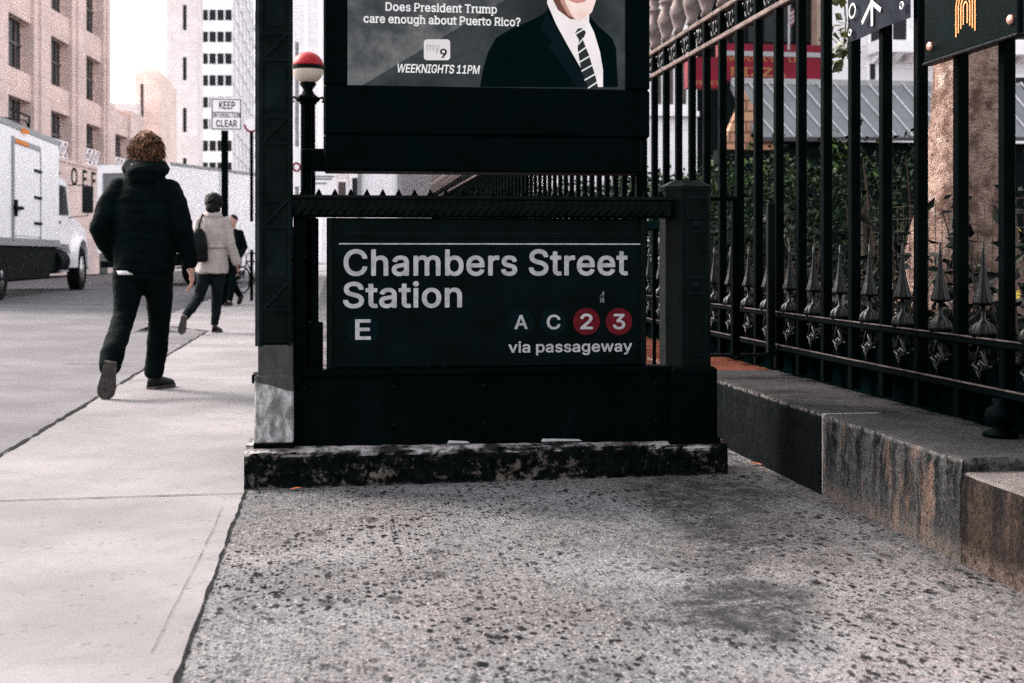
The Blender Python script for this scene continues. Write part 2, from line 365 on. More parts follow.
# ------------------------------------------------------------------ mesh builder
class MB:
    def __init__(s): s.v = []; s.f = []
    def add(s, vs, fs):
        n = len(s.v); s.v += [Vector(x) for x in vs]; s.f += [tuple(i + n for i in f) for f in fs]; return s
    def box(s, a, b, M=None):
        x0, y0, z0 = a; x1, y1, z1 = b
        V = [Vector(q) for q in ((x0,y0,z0),(x1,y0,z0),(x1,y1,z0),(x0,y1,z0),(x0,y0,z1),(x1,y0,z1),(x1,y1,z1),(x0,y1,z1))]
        if M: V = [M @ q for q in V]
        return s.add(V, [(0,3,2,1),(4,5,6,7),(0,1,5,4),(1,2,6,5),(2,3,7,6),(3,0,4,7)])
    def bbox(s, a, b, c=.006):
        """Box with chamfered edges."""
        bm = bmesh.new(); m = bmesh.ops.create_cube(bm, size=1)
        for q in bm.verts: q.co = Vector([(a[i] + b[i]) / 2 + q.co[i] * (b[i] - a[i]) for i in range(3)])
        bmesh.ops.bevel(bm, geom=bm.edges[:], offset=c, segments=1, affect='EDGES')
        bm.verts.index_update()
        s.add([q.co.copy() for q in bm.verts], [[q.index for q in f.verts] for f in bm.faces]); bm.free(); return s
    def rings(s, rs, cap=True):
        """Loft a list of equal-length rings."""
        n = len(rs[0]); V = [p for r in rs for p in r]; Fc = []
        for i in range(len(rs) - 1):
            for j in range(n):
                k = (j + 1) % n
                Fc.append((i*n+j, i*n+k, (i+1)*n+k, (i+1)*n+j))
        if cap: Fc.append(tuple(range(n))[::-1]); Fc.append(tuple((len(rs)-1)*n + j for j in range(n)))
        return s.add(V, Fc)
    def tube(s, pts, rad, n=10):
        pts = [Vector(p) for p in pts]
        if isinstance(rad, (int, float)): rad = [rad] * len(pts)
        rs = []; up = None
        for i, p in enumerate(pts):
            d = (pts[min(i+1, len(pts)-1)] - pts[max(i-1, 0)]).normalized()
            a = d.orthogonal().normalized() if up is None else (up - d * up.dot(d)).normalized()
            up = a; b = d.cross(a)
            rs.append([p + (a * math.cos(2*math.pi*j/n) + b * math.sin(2*math.pi*j/n)) * rad[i] for j in range(n)])
        return s.rings(rs)
    def lathe(s, prof, c=(0,0,0), n=14, M=None):
        c = Vector(c); rs = []
        for r, z in prof:
            ring = [Vector((r * math.cos(2*math.pi*j/n), r * math.sin(2*math.pi*j/n), z)) for j in range(n)]
            if M: ring = [M @ q for q in ring]
            rs.append([q + c for q in ring])
        return s.rings(rs)
    def sph(s, c, r, n=12, k=8, M=None):
        if isinstance(r, (int, float)): r = (r, r, r)
        rs = []
        for i in range(k + 1):
            a = math.pi * (i + .02 * (i == 0) - .02 * (i == k)) / k
            ring = [Vector((r[0]*math.sin(a)*math.cos(2*math.pi*j/n), r[1]*math.sin(a)*math.sin(2*math.pi*j/n), -r[2]*math.cos(a))) for j in range(n)]
            if M: ring = [M @ q for q in ring]
            rs.append([q + Vector(c) for q in ring])
        return s.rings(rs)
    def limb(s, pts, rad, n=12):
        s.tube(pts, rad, n)
        for p, r in zip(pts, rad): s.sph(p, r, n, 8)
        return s
    def torso(s, rs, n=20):
        """rs: (x, y, z, rx, ry)"""
        return s.rings([[Vector((x + rx*math.cos(2*math.pi*j/n), y + ry*math.sin(2*math.pi*j/n), z)) for j in range(n)] for x, y, z, rx, ry in rs])
    def prism(s, poly, y0, y1, M=None, axis='y'):
        """Polygon in (x, z) pushed along y (or in (y, z) along x)."""
        n = len(poly)
        mk = (lambda a, b, c: Vector((a, c, b))) if axis == 'y' else (lambda a, b, c: Vector((c, a, b)))
        V = [mk(a, b, y0) for a, b in poly] + [mk(a, b, y1) for a, b in poly]
        if M: V = [M @ q for q in V]
        tri = tessellate_polygon([[Vector((a, b, 0)) for a, b in poly]])
        Fc = [tuple(t) for t in tri] + [tuple(i + n for i in t[::-1]) for t in tri]
        Fc += [(i, (i+1) % n, n + (i+1) % n, n + i) for i in range(n)]
        return s.add(V, Fc)
    def cyl(s, a, b, r, n=16, r2=None):
        return s.tube([a, b], [r, r if r2 is None else r2], n)
    def build(s, name, mat, parent=None, smooth=False, loc=(0, 0, 0), bevel=0, recalc=True):
        org = ORG.get(root_of(parent).name, Vector((0,0,0))) if parent else Vector((0,0,0))
        me = bpy.data.meshes.new(name)
        me.from_pydata([q - org for q in s.v], [], s.f); me.update()
        if recalc:
            bm = bmesh.new(); bm.from_mesh(me); bmesh.ops.recalc_face_normals(bm, faces=bm.faces[:]); bm.to_mesh(me); bm.free()
        me.materials.append(mat)
        o = bpy.data.objects.new(name, me); COL.objects.link(o); o.parent = parent; o.location = loc
        if smooth:
            for p in me.polygons: p.use_smooth = True
        if bevel:
            md = o.modifiers.new('bevel', 'BEVEL'); md.width = bevel; md.segments = 2; md.limit_method = 'ANGLE'
        return o
    def blob(s, name, mat, parent, vox=.012, smooth=3, disp=None):
        """One continuous skin round everything in this builder."""
        tmp = s.build(name + '_raw', mat, None, recalc=True)
        md = tmp.modifiers.new('r', 'REMESH'); md.mode = 'VOXEL'; md.voxel_size = vox; md.use_smooth_shade = True
        if smooth:
            m2 = tmp.modifiers.new('s', 'SMOOTH'); m2.iterations = smooth; m2.factor = .5
        dg = bpy.context.evaluated_depsgraph_get()
        me = bpy.data.meshes.new_from_object(tmp.evaluated_get(dg))
        old = tmp.data; bpy.data.objects.remove(tmp); bpy.data.meshes.remove(old)
        me.name = name
        if disp:
            nn = [v.normal.copy() for v in me.vertices]
            for v, n_ in zip(me.vertices, nn): v.co += n_ * disp(v.co)
        me.materials.clear(); me.materials.append(mat)
        for p in me.polygons: p.use_smooth = True
        o = bpy.data.objects.new(name, me); COL.objects.link(o); o.parent = parent
        return o

ORG = {}
def root_of(o):
    while o.parent: o = o.parent
    return o
def tag(o, label=None, cat=None, group=None, kind=None):
    if label: o['label'] = label
    if cat: o['category'] = cat
    if group: o['group'] = group
    if kind: o['kind'] = kind
    return o
def thing(name, label, cat, loc=(0, 0, 0), rz=0, group=None, world=True):
    o = bpy.data.objects.new(name, None); COL.objects.link(o); o.empty_display_size = .1
    o.location = loc; o.rotation_euler = (0, 0, rz); tag(o, label, cat, group)
    if world: ORG[o.name] = Vector(loc)
    return o
def clone(o, parent, off):
    c = o.copy(); COL.objects.link(c); c.parent = parent; c.location = o.location + Vector(off); return c
def struct(o): o['kind'] = 'structure'; return o

# ------------------------------------------------------------------ lettering
GLYPHS = json.loads('''{"\'":[218,[[74,302,131,302,139,306,144,314,151,510,147,520,135,525,67,524,59,520,55,514,62,318,67,306]]],"1":[465,[[73,-16,393,-16,402,-12,407,-4,407,56,401,67,393,71,297,71,292,72,292,508,290,516,285,522,277,525,197,525,189,522,77,440,73,436,70,428,70,356,73,348,77,344,85,342,97,346,193,416,196,412,196,408,196,72,193,71,77,71,68,68,64,64,61,56,60,0,65,-11]]],"2":[465,[[60,-16,388,-16,400,-12,405,-4,405,60,400,68,396,71,388,73,196,73,192,73,190,76,280,170,348,248,370,280,384,308,395,344,397,372,392,412,373,456,348,486,316,509,272,526,252,529,224,532,180,527,136,511,96,481,72,450,56,412,50,360,53,352,57,348,64,346,128,346,136,349,142,356,145,384,155,408,164,421,179,432,200,441,224,443,244,441,264,435,280,425,295,408,301,392,304,372,302,352,296,332,284,312,270,292,224,242,51,56,48,48,48,-4,53,-12]]],"3":[465,[[213,-22,268,-18,320,1,352,22,381,54,402,98,409,146,404,186,384,231,354,266,316,290,257,306,387,454,388,462,388,514,382,522,372,525,64,524,56,518,54,510,54,454,56,444,60,439,68,436,116,436,248,436,254,434,142,306,141,246,144,238,152,232,200,232,240,228,268,219,288,206,301,190,309,170,313,146,310,122,300,101,288,88,268,75,244,68,220,66,196,68,168,76,152,85,140,96,130,114,124,138,116,146,108,148,40,147,32,143,28,134,36,90,56,50,88,17,128,-6,172,-19]]],"9":[465,[[127,-16,200,-16,212,-11,328,159,364,216,388,264,401,308,405,348,399,396,383,440,356,478,320,507,276,525,228,531,208,529,176,525,136,509,100,482,71,444,53,400,48,352,53,304,69,260,93,228,128,201,168,185,216,179,228,179,232,179,233,176,117,8,114,0,116,-8,120,-12],[220,260,204,262,184,270,166,284,152,304,145,324,141,352,144,376,152,398,168,420,184,433,201,440,232,443,251,440,268,433,288,417,300,400,308,378,311,348,308,324,301,304,287,284,272,272,252,263]]],"?":[370,[[160,-20,188,-16,208,-2,220,16,225,40,221,64,208,84,188,98,168,102,140,98,120,84,106,64,102,40,107,16,120,-2,140,-16],[129,136,196,136,204,139,208,144,211,184,215,200,221,212,241,232,295,272,320,304,336,344,340,380,335,420,319,460,296,489,263,512,224,527,180,531,136,527,96,514,64,493,56,484,35,460,18,424,11,376,15,368,20,364,28,362,92,362,100,364,107,372,112,400,120,417,132,430,144,438,160,443,180,445,196,444,212,438,227,428,236,418,243,400,245,384,243,364,234,344,216,324,156,280,139,260,127,236,118,200,116,152,120,142]]],"A":[492,[[13,-16,85,-16,93,-14,97,-11,145,123,149,126,333,125,379,-4,384,-12,389,-15,397,-16,465,-16,473,-13,479,-4,478,4,373,292,289,518,285,522,277,525,201,525,191,520,186,512,1,4,2,-8,5,-12],[181,215,178,216,179,220,237,394,241,394,255,348,301,216,297,215]]],"C":[522,[[263,-22,309,-20,345,-11,381,5,413,26,441,53,461,82,478,118,489,158,488,166,485,171,477,176,405,176,395,170,386,142,375,122,362,106,349,94,333,84,313,76,289,70,269,69,225,76,193,90,165,114,139,154,125,198,120,254,126,314,140,358,164,394,193,419,229,435,269,440,289,438,309,434,329,427,349,415,363,402,376,386,382,374,394,342,397,337,405,333,473,332,481,334,485,338,489,350,479,390,462,426,441,456,413,483,377,506,345,520,309,528,265,531,197,521,141,496,97,459,91,454,56,402,32,334,24,254,32,178,57,106,93,53,141,12,201,-14]]],"D":[514,[[57,-16,220,-16,292,-8,358,16,412,60,448,112,470,176,478,256,470,332,449,396,412,450,400,461,360,492,296,517,224,525,60,525,52,523,46,516,44,508,44,0,48,-11],[144,73,141,76,141,432,144,436,220,436,272,430,312,413,338,392,344,385,364,353,378,308,383,256,379,204,362,152,341,120,312,97,268,79,212,73]]],"E":[431,[[57,-16,376,-16,386,-12,391,-4,391,60,386,68,380,72,144,73,141,76,142,212,360,214,368,220,371,228,371,288,367,296,356,302,144,302,141,304,141,312,141,432,144,436,372,436,384,440,388,448,388,512,383,520,376,524,60,525,52,523,46,516,44,508,44,0,48,-11]]],"F":[422,[[57,-16,128,-16,136,-12,140,-4,141,204,348,205,356,208,360,214,362,220,362,280,358,288,352,293,144,294,141,296,141,432,144,436,272,436,368,436,380,440,385,452,385,508,380,520,372,524,60,525,52,523,46,516,44,508,44,0,48,-11]]],"G":[532,[[264,-22,333,-15,385,5,433,41,465,83,487,138,494,198,494,258,489,268,477,272,285,272,275,270,270,266,267,258,267,198,270,190,281,183,393,183,396,182,394,162,383,134,361,103,337,85,305,73,269,69,229,74,193,90,162,118,141,150,125,198,120,254,124,310,140,358,163,394,193,419,225,434,265,440,289,438,309,434,329,425,347,414,363,398,373,386,384,366,394,342,397,337,405,333,477,333,486,338,490,350,480,390,462,426,441,455,417,479,377,505,345,519,305,529,265,532,201,523,141,498,93,457,56,402,32,334,24,254,32,178,54,110,91,54,141,12,201,-14]]],"H":[529,[[57,-16,128,-16,136,-12,140,-4,141,212,144,216,372,216,376,212,376,0,378,-8,384,-14,392,-16,456,-16,464,-14,468,-11,473,0,473,508,471,516,468,520,456,525,392,525,384,523,378,516,376,508,376,308,372,305,144,305,141,308,141,508,139,516,132,523,124,525,60,525,52,523,48,520,44,508,44,0,48,-11]]],"I":[312,[[28,-16,267,-16,275,-15,283,-8,285,0,285,56,284,64,281,68,271,73,203,73,199,74,199,76,199,432,203,436,271,436,281,440,285,452,285,508,283,516,280,520,271,525,31,525,23,523,17,516,15,508,15,452,20,440,31,436,99,436,102,432,102,76,99,73,31,73,19,68,15,56,15,0,19,-11]]],"K":[479,[[57,-16,124,-16,132,-14,139,-8,141,0,141,160,196,219,361,-12,372,-16,448,-16,456,-14,460,-11,465,0,462,8,265,284,265,288,388,421,460,498,464,504,464,512,459,520,448,525,364,525,356,523,183,336,144,293,141,292,140,288,141,508,139,516,132,523,124,525,60,525,52,523,48,520,44,508,44,0,48,-11]]],"L":[405,[[57,-16,360,-16,372,-12,377,-4,377,60,372,68,365,72,144,73,141,76,141,304,141,508,139,516,132,523,124,525,60,525,49,520,45,512,44,0,48,-11]]],"M":[640,[[57,-16,124,-16,133,-12,137,-4,138,316,140,326,270,-4,275,-12,284,-16,344,-16,352,-12,356,-8,484,322,488,320,488,316,489,-4,493,-12,504,-16,568,-16,579,-12,582,-8,584,0,584,252,584,508,582,516,576,522,568,525,476,525,468,523,462,516,337,192,316,131,312,134,292,192,166,516,160,522,152,525,60,525,52,523,46,516,44,508,44,0,48,-11]]],"N":[535,[[57,-16,128,-16,136,-11,141,-4,140,362,189,280,376,-12,384,-16,464,-16,472,-13,476,-9,479,0,479,508,476,518,468,524,396,525,388,520,383,512,383,160,380,152,148,519,144,522,136,525,60,525,52,523,48,520,44,508,44,0,48,-11]]],"O":[545,[[263,-22,337,-13,393,12,441,52,479,110,501,174,509,254,501,335,477,402,441,456,389,499,333,523,273,531,265,531,197,521,141,496,93,455,56,402,33,335,24,254,33,174,55,110,93,53,145,10,201,-14],[265,69,229,74,193,90,162,118,141,150,125,198,120,254,126,314,140,358,164,394,193,419,225,433,269,439,305,435,337,421,370,394,394,358,408,314,414,254,409,197,393,150,372,118,341,90,305,74]]],"P":[457,[[57,-16,124,-16,132,-14,139,-8,141,0,141,168,236,170,295,176,344,196,376,221,403,256,420,304,425,348,420,392,404,436,378,472,368,480,340,501,288,519,236,525,60,525,52,523,46,516,44,508,44,0,48,-11],[144,258,141,260,141,264,141,432,144,436,232,436,264,433,288,425,304,413,319,392,326,372,328,348,325,320,318,300,307,284,288,270,264,261,232,258]]],"R":[461,[[57,-16,124,-16,132,-14,139,-8,141,0,141,176,141,180,144,182,238,180,339,-8,344,-13,352,-16,424,-16,436,-13,443,-4,441,8,337,200,377,228,402,260,421,308,425,352,421,396,405,440,376,477,340,503,292,519,236,525,60,525,49,520,46,516,44,508,44,0,48,-11],[144,271,141,272,141,276,141,432,144,436,232,436,264,433,288,426,308,412,320,396,325,380,329,352,327,328,320,311,307,292,288,281,264,274,232,271]]],"S":[459,[[218,-24,283,-19,331,-4,371,22,400,56,417,92,424,140,420,176,409,204,391,230,367,252,343,267,315,279,291,288,199,314,175,323,159,332,144,344,136,356,131,376,134,392,141,408,152,420,175,433,199,440,223,442,263,438,293,424,312,404,323,372,331,363,339,362,403,362,411,365,415,372,417,380,408,424,391,457,362,488,323,512,279,527,227,532,215,530,175,526,131,512,91,488,63,458,43,418,36,376,45,324,48,316,75,278,119,247,179,224,267,199,291,189,307,180,320,168,327,156,329,140,326,120,314,100,302,88,283,77,255,68,223,65,199,67,175,73,151,85,135,100,126,116,119,144,111,151,35,152,27,148,22,136,32,88,50,52,80,20,123,-6,171,-20]]],"T":[461,[[189,-16,260,-16,268,-11,272,-4,273,432,276,436,420,436,428,440,433,448,432,512,428,520,424,523,416,525,260,525,32,525,21,520,16,512,16,448,20,441,24,438,32,436,172,436,176,434,177,0,180,-10]]],"W":[698,[[152,-16,233,-16,241,-12,245,-8,341,348,345,348,441,-8,449,-15,457,-16,533,-16,541,-12,546,-4,686,508,681,520,673,524,597,523,592,520,588,512,497,157,493,140,395,512,389,522,381,525,305,525,297,522,292,516,193,141,96,516,93,521,85,525,17,525,9,523,2,516,1,504,139,-4,144,-12]]],"Y":[484,[[200,-16,269,-16,277,-13,282,-8,284,0,284,204,469,500,471,508,469,516,466,520,457,525,381,525,370,520,249,322,237,300,205,355,101,521,93,525,17,525,6,520,1,512,3,500,187,204,187,0,192,-12]]],"Z":[450,[[39,-16,401,-16,409,-13,413,-9,415,0,415,60,411,68,405,72,157,73,153,73,151,76,410,452,413,460,412,512,408,520,401,524,41,525,33,523,26,516,24,508,25,448,29,440,37,436,281,436,285,436,288,432,29,56,26,48,26,-4,31,-12]]],"a":[401,[[155,-24,191,-22,219,-15,243,-3,259,10,263,-8,267,-13,275,-16,339,-16,347,-12,350,-8,353,0,353,252,349,292,338,324,319,353,291,376,271,386,243,395,195,400,163,398,131,391,95,376,66,356,44,332,34,312,25,292,27,284,31,279,99,258,111,262,123,281,139,298,155,307,175,313,199,314,215,313,231,308,247,296,253,288,257,276,259,252,251,246,123,226,95,218,71,208,47,190,31,172,19,144,14,108,19,72,35,35,59,9,87,-9,123,-21],[151,63,127,72,114,84,110,92,108,104,111,120,115,128,127,137,155,148,227,159,260,164,260,140,257,120,248,100,239,88,219,72,199,65,171,62]]],"b":[436,[[224,-24,281,-17,321,2,359,36,384,76,401,128,406,188,401,248,384,300,361,337,355,344,321,374,277,394,229,400,193,397,165,387,142,372,133,364,130,368,130,432,130,508,125,520,113,525,53,525,42,520,37,512,37,-4,41,-11,49,-16,117,-15,123,-12,128,-4,129,17,143,4,165,-10,193,-20],[213,64,193,67,173,77,153,96,141,120,132,152,129,192,131,224,140,256,153,281,169,297,193,310,225,313,249,309,266,300,288,280,300,256,308,228,312,188,309,152,301,124,287,96,269,78,249,68,221,63]]],"c":[408,[[203,-24,239,-22,267,-16,291,-6,315,8,335,24,355,48,369,72,379,100,378,108,375,113,367,118,303,133,295,130,291,125,284,108,271,88,259,77,239,67,223,64,207,63,179,67,159,77,136,100,123,124,116,152,112,188,115,220,123,252,136,276,155,297,179,310,211,314,239,309,259,299,277,280,291,252,299,246,311,247,367,262,375,268,377,272,377,280,367,308,352,332,338,348,315,369,287,384,263,393,239,398,207,400,155,394,111,375,71,341,41,296,24,248,18,188,24,128,43,76,71,35,107,4,155,-17]]],"d":[436,[[191,-24,231,-21,259,-11,282,4,295,16,297,12,299,-8,303,-12,311,-16,375,-16,383,-12,387,-4,387,512,383,520,375,524,311,525,300,520,297,516,295,508,295,440,295,363,263,386,231,397,195,400,143,392,103,374,67,341,41,300,24,248,18,188,23,132,43,74,67,35,103,3,147,-18],[199,64,179,67,159,77,138,96,123,124,116,152,113,192,115,224,123,252,137,280,155,298,175,309,203,313,211,313,231,310,251,300,272,280,285,256,292,228,296,188,292,148,284,120,271,96,255,79,234,68,207,63]]],"e":[416,[[208,-24,255,-20,291,-9,323,8,347,28,367,54,381,88,379,99,371,106,311,121,303,121,294,116,283,96,274,84,263,75,251,69,231,64,215,62,183,66,159,76,139,92,124,116,116,140,114,152,371,153,379,155,384,160,387,168,384,240,380,256,372,288,356,320,331,352,299,376,271,389,239,398,203,400,155,394,107,373,69,340,43,299,24,244,18,188,24,128,42,76,71,34,111,2,159,-18],[119,237,116,240,123,260,138,284,155,299,179,311,207,314,231,311,253,300,263,292,271,284,283,263,289,240,287,237]]],"g":[437,[[200,-166,255,-162,298,-150,331,-132,364,-98,382,-58,388,-6,388,378,387,386,383,392,375,395,311,395,303,391,298,386,297,366,295,362,283,373,263,386,231,397,195,400,147,394,104,374,67,342,41,302,26,258,23,246,18,190,24,134,41,82,71,41,103,14,143,-3,195,-11,231,-8,259,1,280,14,295,27,295,26,295,-6,287,-42,271,-63,243,-76,207,-81,183,-79,163,-74,143,-63,131,-52,113,-30,103,-25,95,-26,45,-54,36,-62,35,-74,53,-102,72,-122,99,-141,131,-155,167,-164],[187,78,175,80,154,90,137,106,123,130,115,162,112,194,115,226,124,258,138,282,155,298,179,310,203,313,223,311,235,309,256,298,272,282,285,258,294,226,296,194,294,158,284,126,273,106,255,89,231,78,207,75]]],"h":[422,[[49,-16,117,-16,125,-12,128,-8,130,0,130,224,132,252,141,275,154,292,169,303,185,309,209,313,241,307,261,293,275,268,280,232,280,0,282,-8,289,-14,297,-16,357,-16,368,-12,371,-8,373,0,373,240,369,288,356,324,332,360,301,383,269,396,229,400,181,394,145,376,133,365,130,368,130,372,130,508,128,516,121,523,113,525,53,525,42,520,39,516,37,508,37,0,41,-11]]],"i":[179,[[49,-16,118,-15,125,-12,129,-4,130,380,127,388,122,393,114,395,50,395,42,391,37,380,37,0,42,-12],[73,428,86,427,109,432,126,444,139,464,142,484,136,508,124,524,106,536,98,537,82,540,62,536,42,522,32,508,28,500,25,484,30,460,46,441,62,431]]],"m":[622,[[49,-16,117,-16,125,-12,128,-8,130,0,130,236,132,260,140,280,152,296,169,307,181,312,197,314,225,309,241,299,254,280,258,256,258,0,260,-8,263,-12,273,-16,337,-16,345,-13,349,-8,351,0,351,244,353,264,359,280,369,295,381,305,401,312,421,314,445,309,461,300,475,280,480,252,480,36,480,-4,485,-12,489,-14,497,-16,557,-16,568,-12,572,-4,573,252,569,296,554,336,533,365,501,387,473,398,437,402,405,399,373,389,349,375,321,348,317,347,297,373,265,394,257,396,221,402,193,399,165,390,142,376,129,365,127,384,125,389,117,395,49,395,41,390,37,380,37,0,41,-11]]],"n":[422,[[49,-16,117,-16,125,-12,129,-5,130,224,132,252,141,275,151,288,172,304,189,311,209,313,237,308,261,293,275,268,280,232,280,0,285,-12,297,-16,357,-16,365,-14,371,-8,373,0,373,112,373,240,369,288,355,328,332,360,301,383,265,396,229,400,185,395,145,376,129,361,127,384,121,392,117,394,53,395,45,393,39,388,37,380,37,0,41,-11]]],"o":[427,[[203,-24,263,-17,307,3,346,36,373,76,391,127,397,188,391,249,374,296,346,340,303,376,259,394,209,400,151,392,107,372,71,341,43,300,39,292,24,244,18,188,26,124,43,76,71,35,111,2,155,-17],[199,64,179,67,159,77,136,100,123,124,116,152,112,188,115,220,123,252,139,280,155,297,179,310,207,314,217,312,239,309,259,298,280,276,292,252,300,224,303,184,300,152,292,124,277,96,262,80,239,67,211,63]]],"p":[436,[[49,-158,117,-158,125,-154,128,-150,130,-142,130,10,133,14,145,3,165,-10,193,-20,229,-24,277,-18,325,5,357,34,382,74,401,130,406,190,401,246,383,302,358,342,349,350,321,374,281,393,233,400,193,397,165,387,144,374,129,360,127,386,117,395,49,395,41,390,38,386,37,378,37,-142,41,-154],[201,66,193,67,169,80,153,97,140,122,132,154,129,190,132,226,140,258,154,282,170,298,193,310,221,314,237,311,249,309,271,298,286,282,300,258,309,222,312,190,309,154,300,122,289,100,269,78,245,67,221,63]]],"r":[271,[[49,-16,117,-16,125,-12,128,-8,130,0,130,236,133,260,141,276,149,287,167,300,185,307,205,309,245,306,256,312,259,320,259,384,257,392,249,399,221,401,177,396,145,381,129,368,125,388,121,392,113,395,49,395,41,390,37,384,37,0,41,-11]]],"s":[377,[[176,-24,228,-20,267,-8,300,12,324,36,341,68,347,108,340,148,316,184,280,209,235,224,152,246,136,255,128,264,125,276,128,288,140,303,160,313,184,316,212,313,232,303,245,288,255,268,264,262,272,262,328,274,336,279,339,284,339,296,328,324,312,349,288,371,260,387,228,397,184,400,144,396,108,385,76,365,55,344,36,308,31,272,37,236,40,228,60,198,96,172,144,155,208,140,228,133,240,126,248,116,251,104,247,88,235,76,212,65,180,62,156,65,132,75,119,88,107,116,96,122,32,110,24,105,20,96,21,88,32,55,49,28,76,4,108,-12,144,-21]]],"t":[239,[[164,-20,195,-18,219,-13,227,-6,229,4,218,56,214,64,203,70,171,66,155,68,149,72,144,80,142,100,142,308,147,311,207,311,215,316,220,324,220,380,215,391,207,395,142,396,142,472,139,480,135,484,127,487,63,487,52,480,49,472,48,396,3,395,-5,390,-9,380,-10,328,-5,316,3,311,43,311,47,311,49,308,49,92,58,44,79,12,87,6,119,-13]]],"u":[422,[[178,-21,229,-14,265,3,281,18,283,-5,288,-13,293,-15,357,-16,365,-14,370,-9,373,-1,373,379,371,387,368,391,357,395,293,395,285,391,281,384,280,155,277,127,268,103,257,88,249,82,241,76,225,70,201,66,169,73,148,87,135,111,130,147,129,383,124,391,113,395,49,395,39,387,37,379,37,139,42,87,55,51,81,17,111,-5,141,-16]]],"v":[401,[[159,-16,230,-16,237,-12,240,-8,387,376,385,388,374,395,302,395,292,388,205,148,194,120,97,388,93,392,86,395,18,395,8,392,2,384,3,372,147,-4,152,-12]]],"w":[579,[[134,-16,199,-16,207,-14,213,-8,283,239,354,-8,359,-13,367,-16,431,-16,439,-13,445,-4,561,380,555,391,547,395,479,395,471,392,467,388,407,176,399,145,395,148,332,384,323,394,251,395,243,392,239,388,171,142,167,150,100,388,95,393,87,395,23,395,13,392,7,384,8,372,122,-4,127,-12]]],"y":[401,[[80,-161,122,-158,146,-150,169,-137,190,-116,206,-93,219,-65,386,371,387,383,382,392,370,395,302,395,291,387,194,120,98,388,94,392,86,395,18,395,7,391,2,383,3,371,145,-1,128,-49,116,-65,110,-70,98,-73,58,-70,50,-75,46,-81,32,-137,33,-145,42,-154,62,-159]]]}''')
def inside(p, lp):
    c = False; j = len(lp) - 1
    for i in range(len(lp)):
        (xi, yi), (xj, yj) = lp[i], lp[j]
        if (yi > p[1]) != (yj > p[1]) and p[0] < (xj - xi) * (p[1] - yi) / (yj - yi) + xi: c = not c
        j = i
    return c
def text_mb(txt, x0, x1, zb, cap, y, slant=0, serif=0, mb=None, frame=None, spacing=0):
    """Flat lettering facing -Y between x0 and x1, baseline zb, capital height cap (a capital is 541 units high)."""
    mb = mb or MB(); pen = 0; items = []
    for ch in txt:
        if ch == ' ': pen += 170 + spacing; continue
        a, L = GLYPHS[ch]; items.append((pen, [[(l[i], l[i+1]) for i in range(0, len(l), 2)] for l in L])); pen += a + spacing
    xs = [p + q[0] for p, L in items for l in L for q in l]
    lo, hi = min(xs), max(xs); kz = cap / 541.; zb = zb + 16 * kz; kx = (x1 - x0) / (hi - lo)
    P = frame or (lambda a, b, c: Vector((a, c, b)))
    for p, L in items:
        pt = lambda X, Z, d=0: P(x0 + (p + X - lo) * kx + slant * Z * kz, zb + Z * kz, y - d)
        holes = [i for i, l in enumerate(L) if any(j != i and inside(l[0], q) for j, q in enumerate(L))]
        for i, l in enumerate(L):
            if i in holes: continue
            polys = [l] + [L[h] for h in holes if inside(L[h][0], l)]
            flat = [t for q in polys for t in q]
            tri = tessellate_polygon([[Vector((a, b, 0)) for a, b in q] for q in polys])
            mb.add([pt(a, b) for a, b in flat], [tuple(t) for t in tri])
            if serif:
                for (ax, ay), (bx, by) in zip(l, l[1:] + l[:1]):
                    if abs(ay - by) < 4 and 34 < abs(ax - bx) < 130:
                        for lev, sg in ((-16, 1), (525, -1), (400, -1), (-161, 1), (547, -1)):
                            if abs(ay - lev) < 10:
                                xa, xb = min(ax, bx) - serif - 14, max(ax, bx) + serif + 14
                                mb.add([pt(X, Z, .0005) for X, Z in ((xa, ay), (xb, ay), (xb, ay + sg * 56), (xa, ay + sg * 56))], [(0, 1, 2, 3)])
    return mb

# ================================================================== THE SETTING
def sheet(name, pts, z, mat, zf=None):
    m = MB(); n = len(pts)
    m.add([Vector((x, y, z if zf is None else zf(x, y))) for x, y in pts], [tuple(range(n))])
    return struct(m.build(name, mat))
XE0, XE1 = -.36, 1.95                  # aggregate pavement between the sidewalk slabs and the churchyard wall
sheet('ground', [(-700, -300), (700, -300), (700, 1500), (-700, 1500)], -.14, m_far)
# road with a gentle camber
m = MB(); xs = [-1.62, -2.6, -4.2, -6.2, -8.2, -10.2, -12.4]; zs = [-.055, -.035, .0, .05, .06, .03, -.06]
ys = [-6, 4, 10, 17, 19, 30, 60, 200]
V = []; Fc = []
for j, y in enumerate(ys):
    for i, x in enumerate(xs): V.append((x if i else (-1.62 if y <= 17 else -2.7), y, zs[i]))
for j in range(len(ys) - 1):
    for i in range(len(xs) - 1):
        a = j * len(xs) + i; Fc.append((a, a + 1, a + 1 + len(xs), a + len(xs)))
m.add(V, Fc); rd = struct(m.build('road', m_road, smooth=True))
# sidewalk slabs on the left and ahead; thickness gives the kerb face
m = MB()
m.prism([(-1.60, -3), (XE0, -3), (XE0, 70), (-2.7, 70), (-2.7, 19), (-1.60, 17)], -.12, 0, M=Matrix(((1,0,0,0),(0,0,1,0),(0,1,0,0),(0,0,0,1))))
struct(m.build('sidewalk', m_walk))
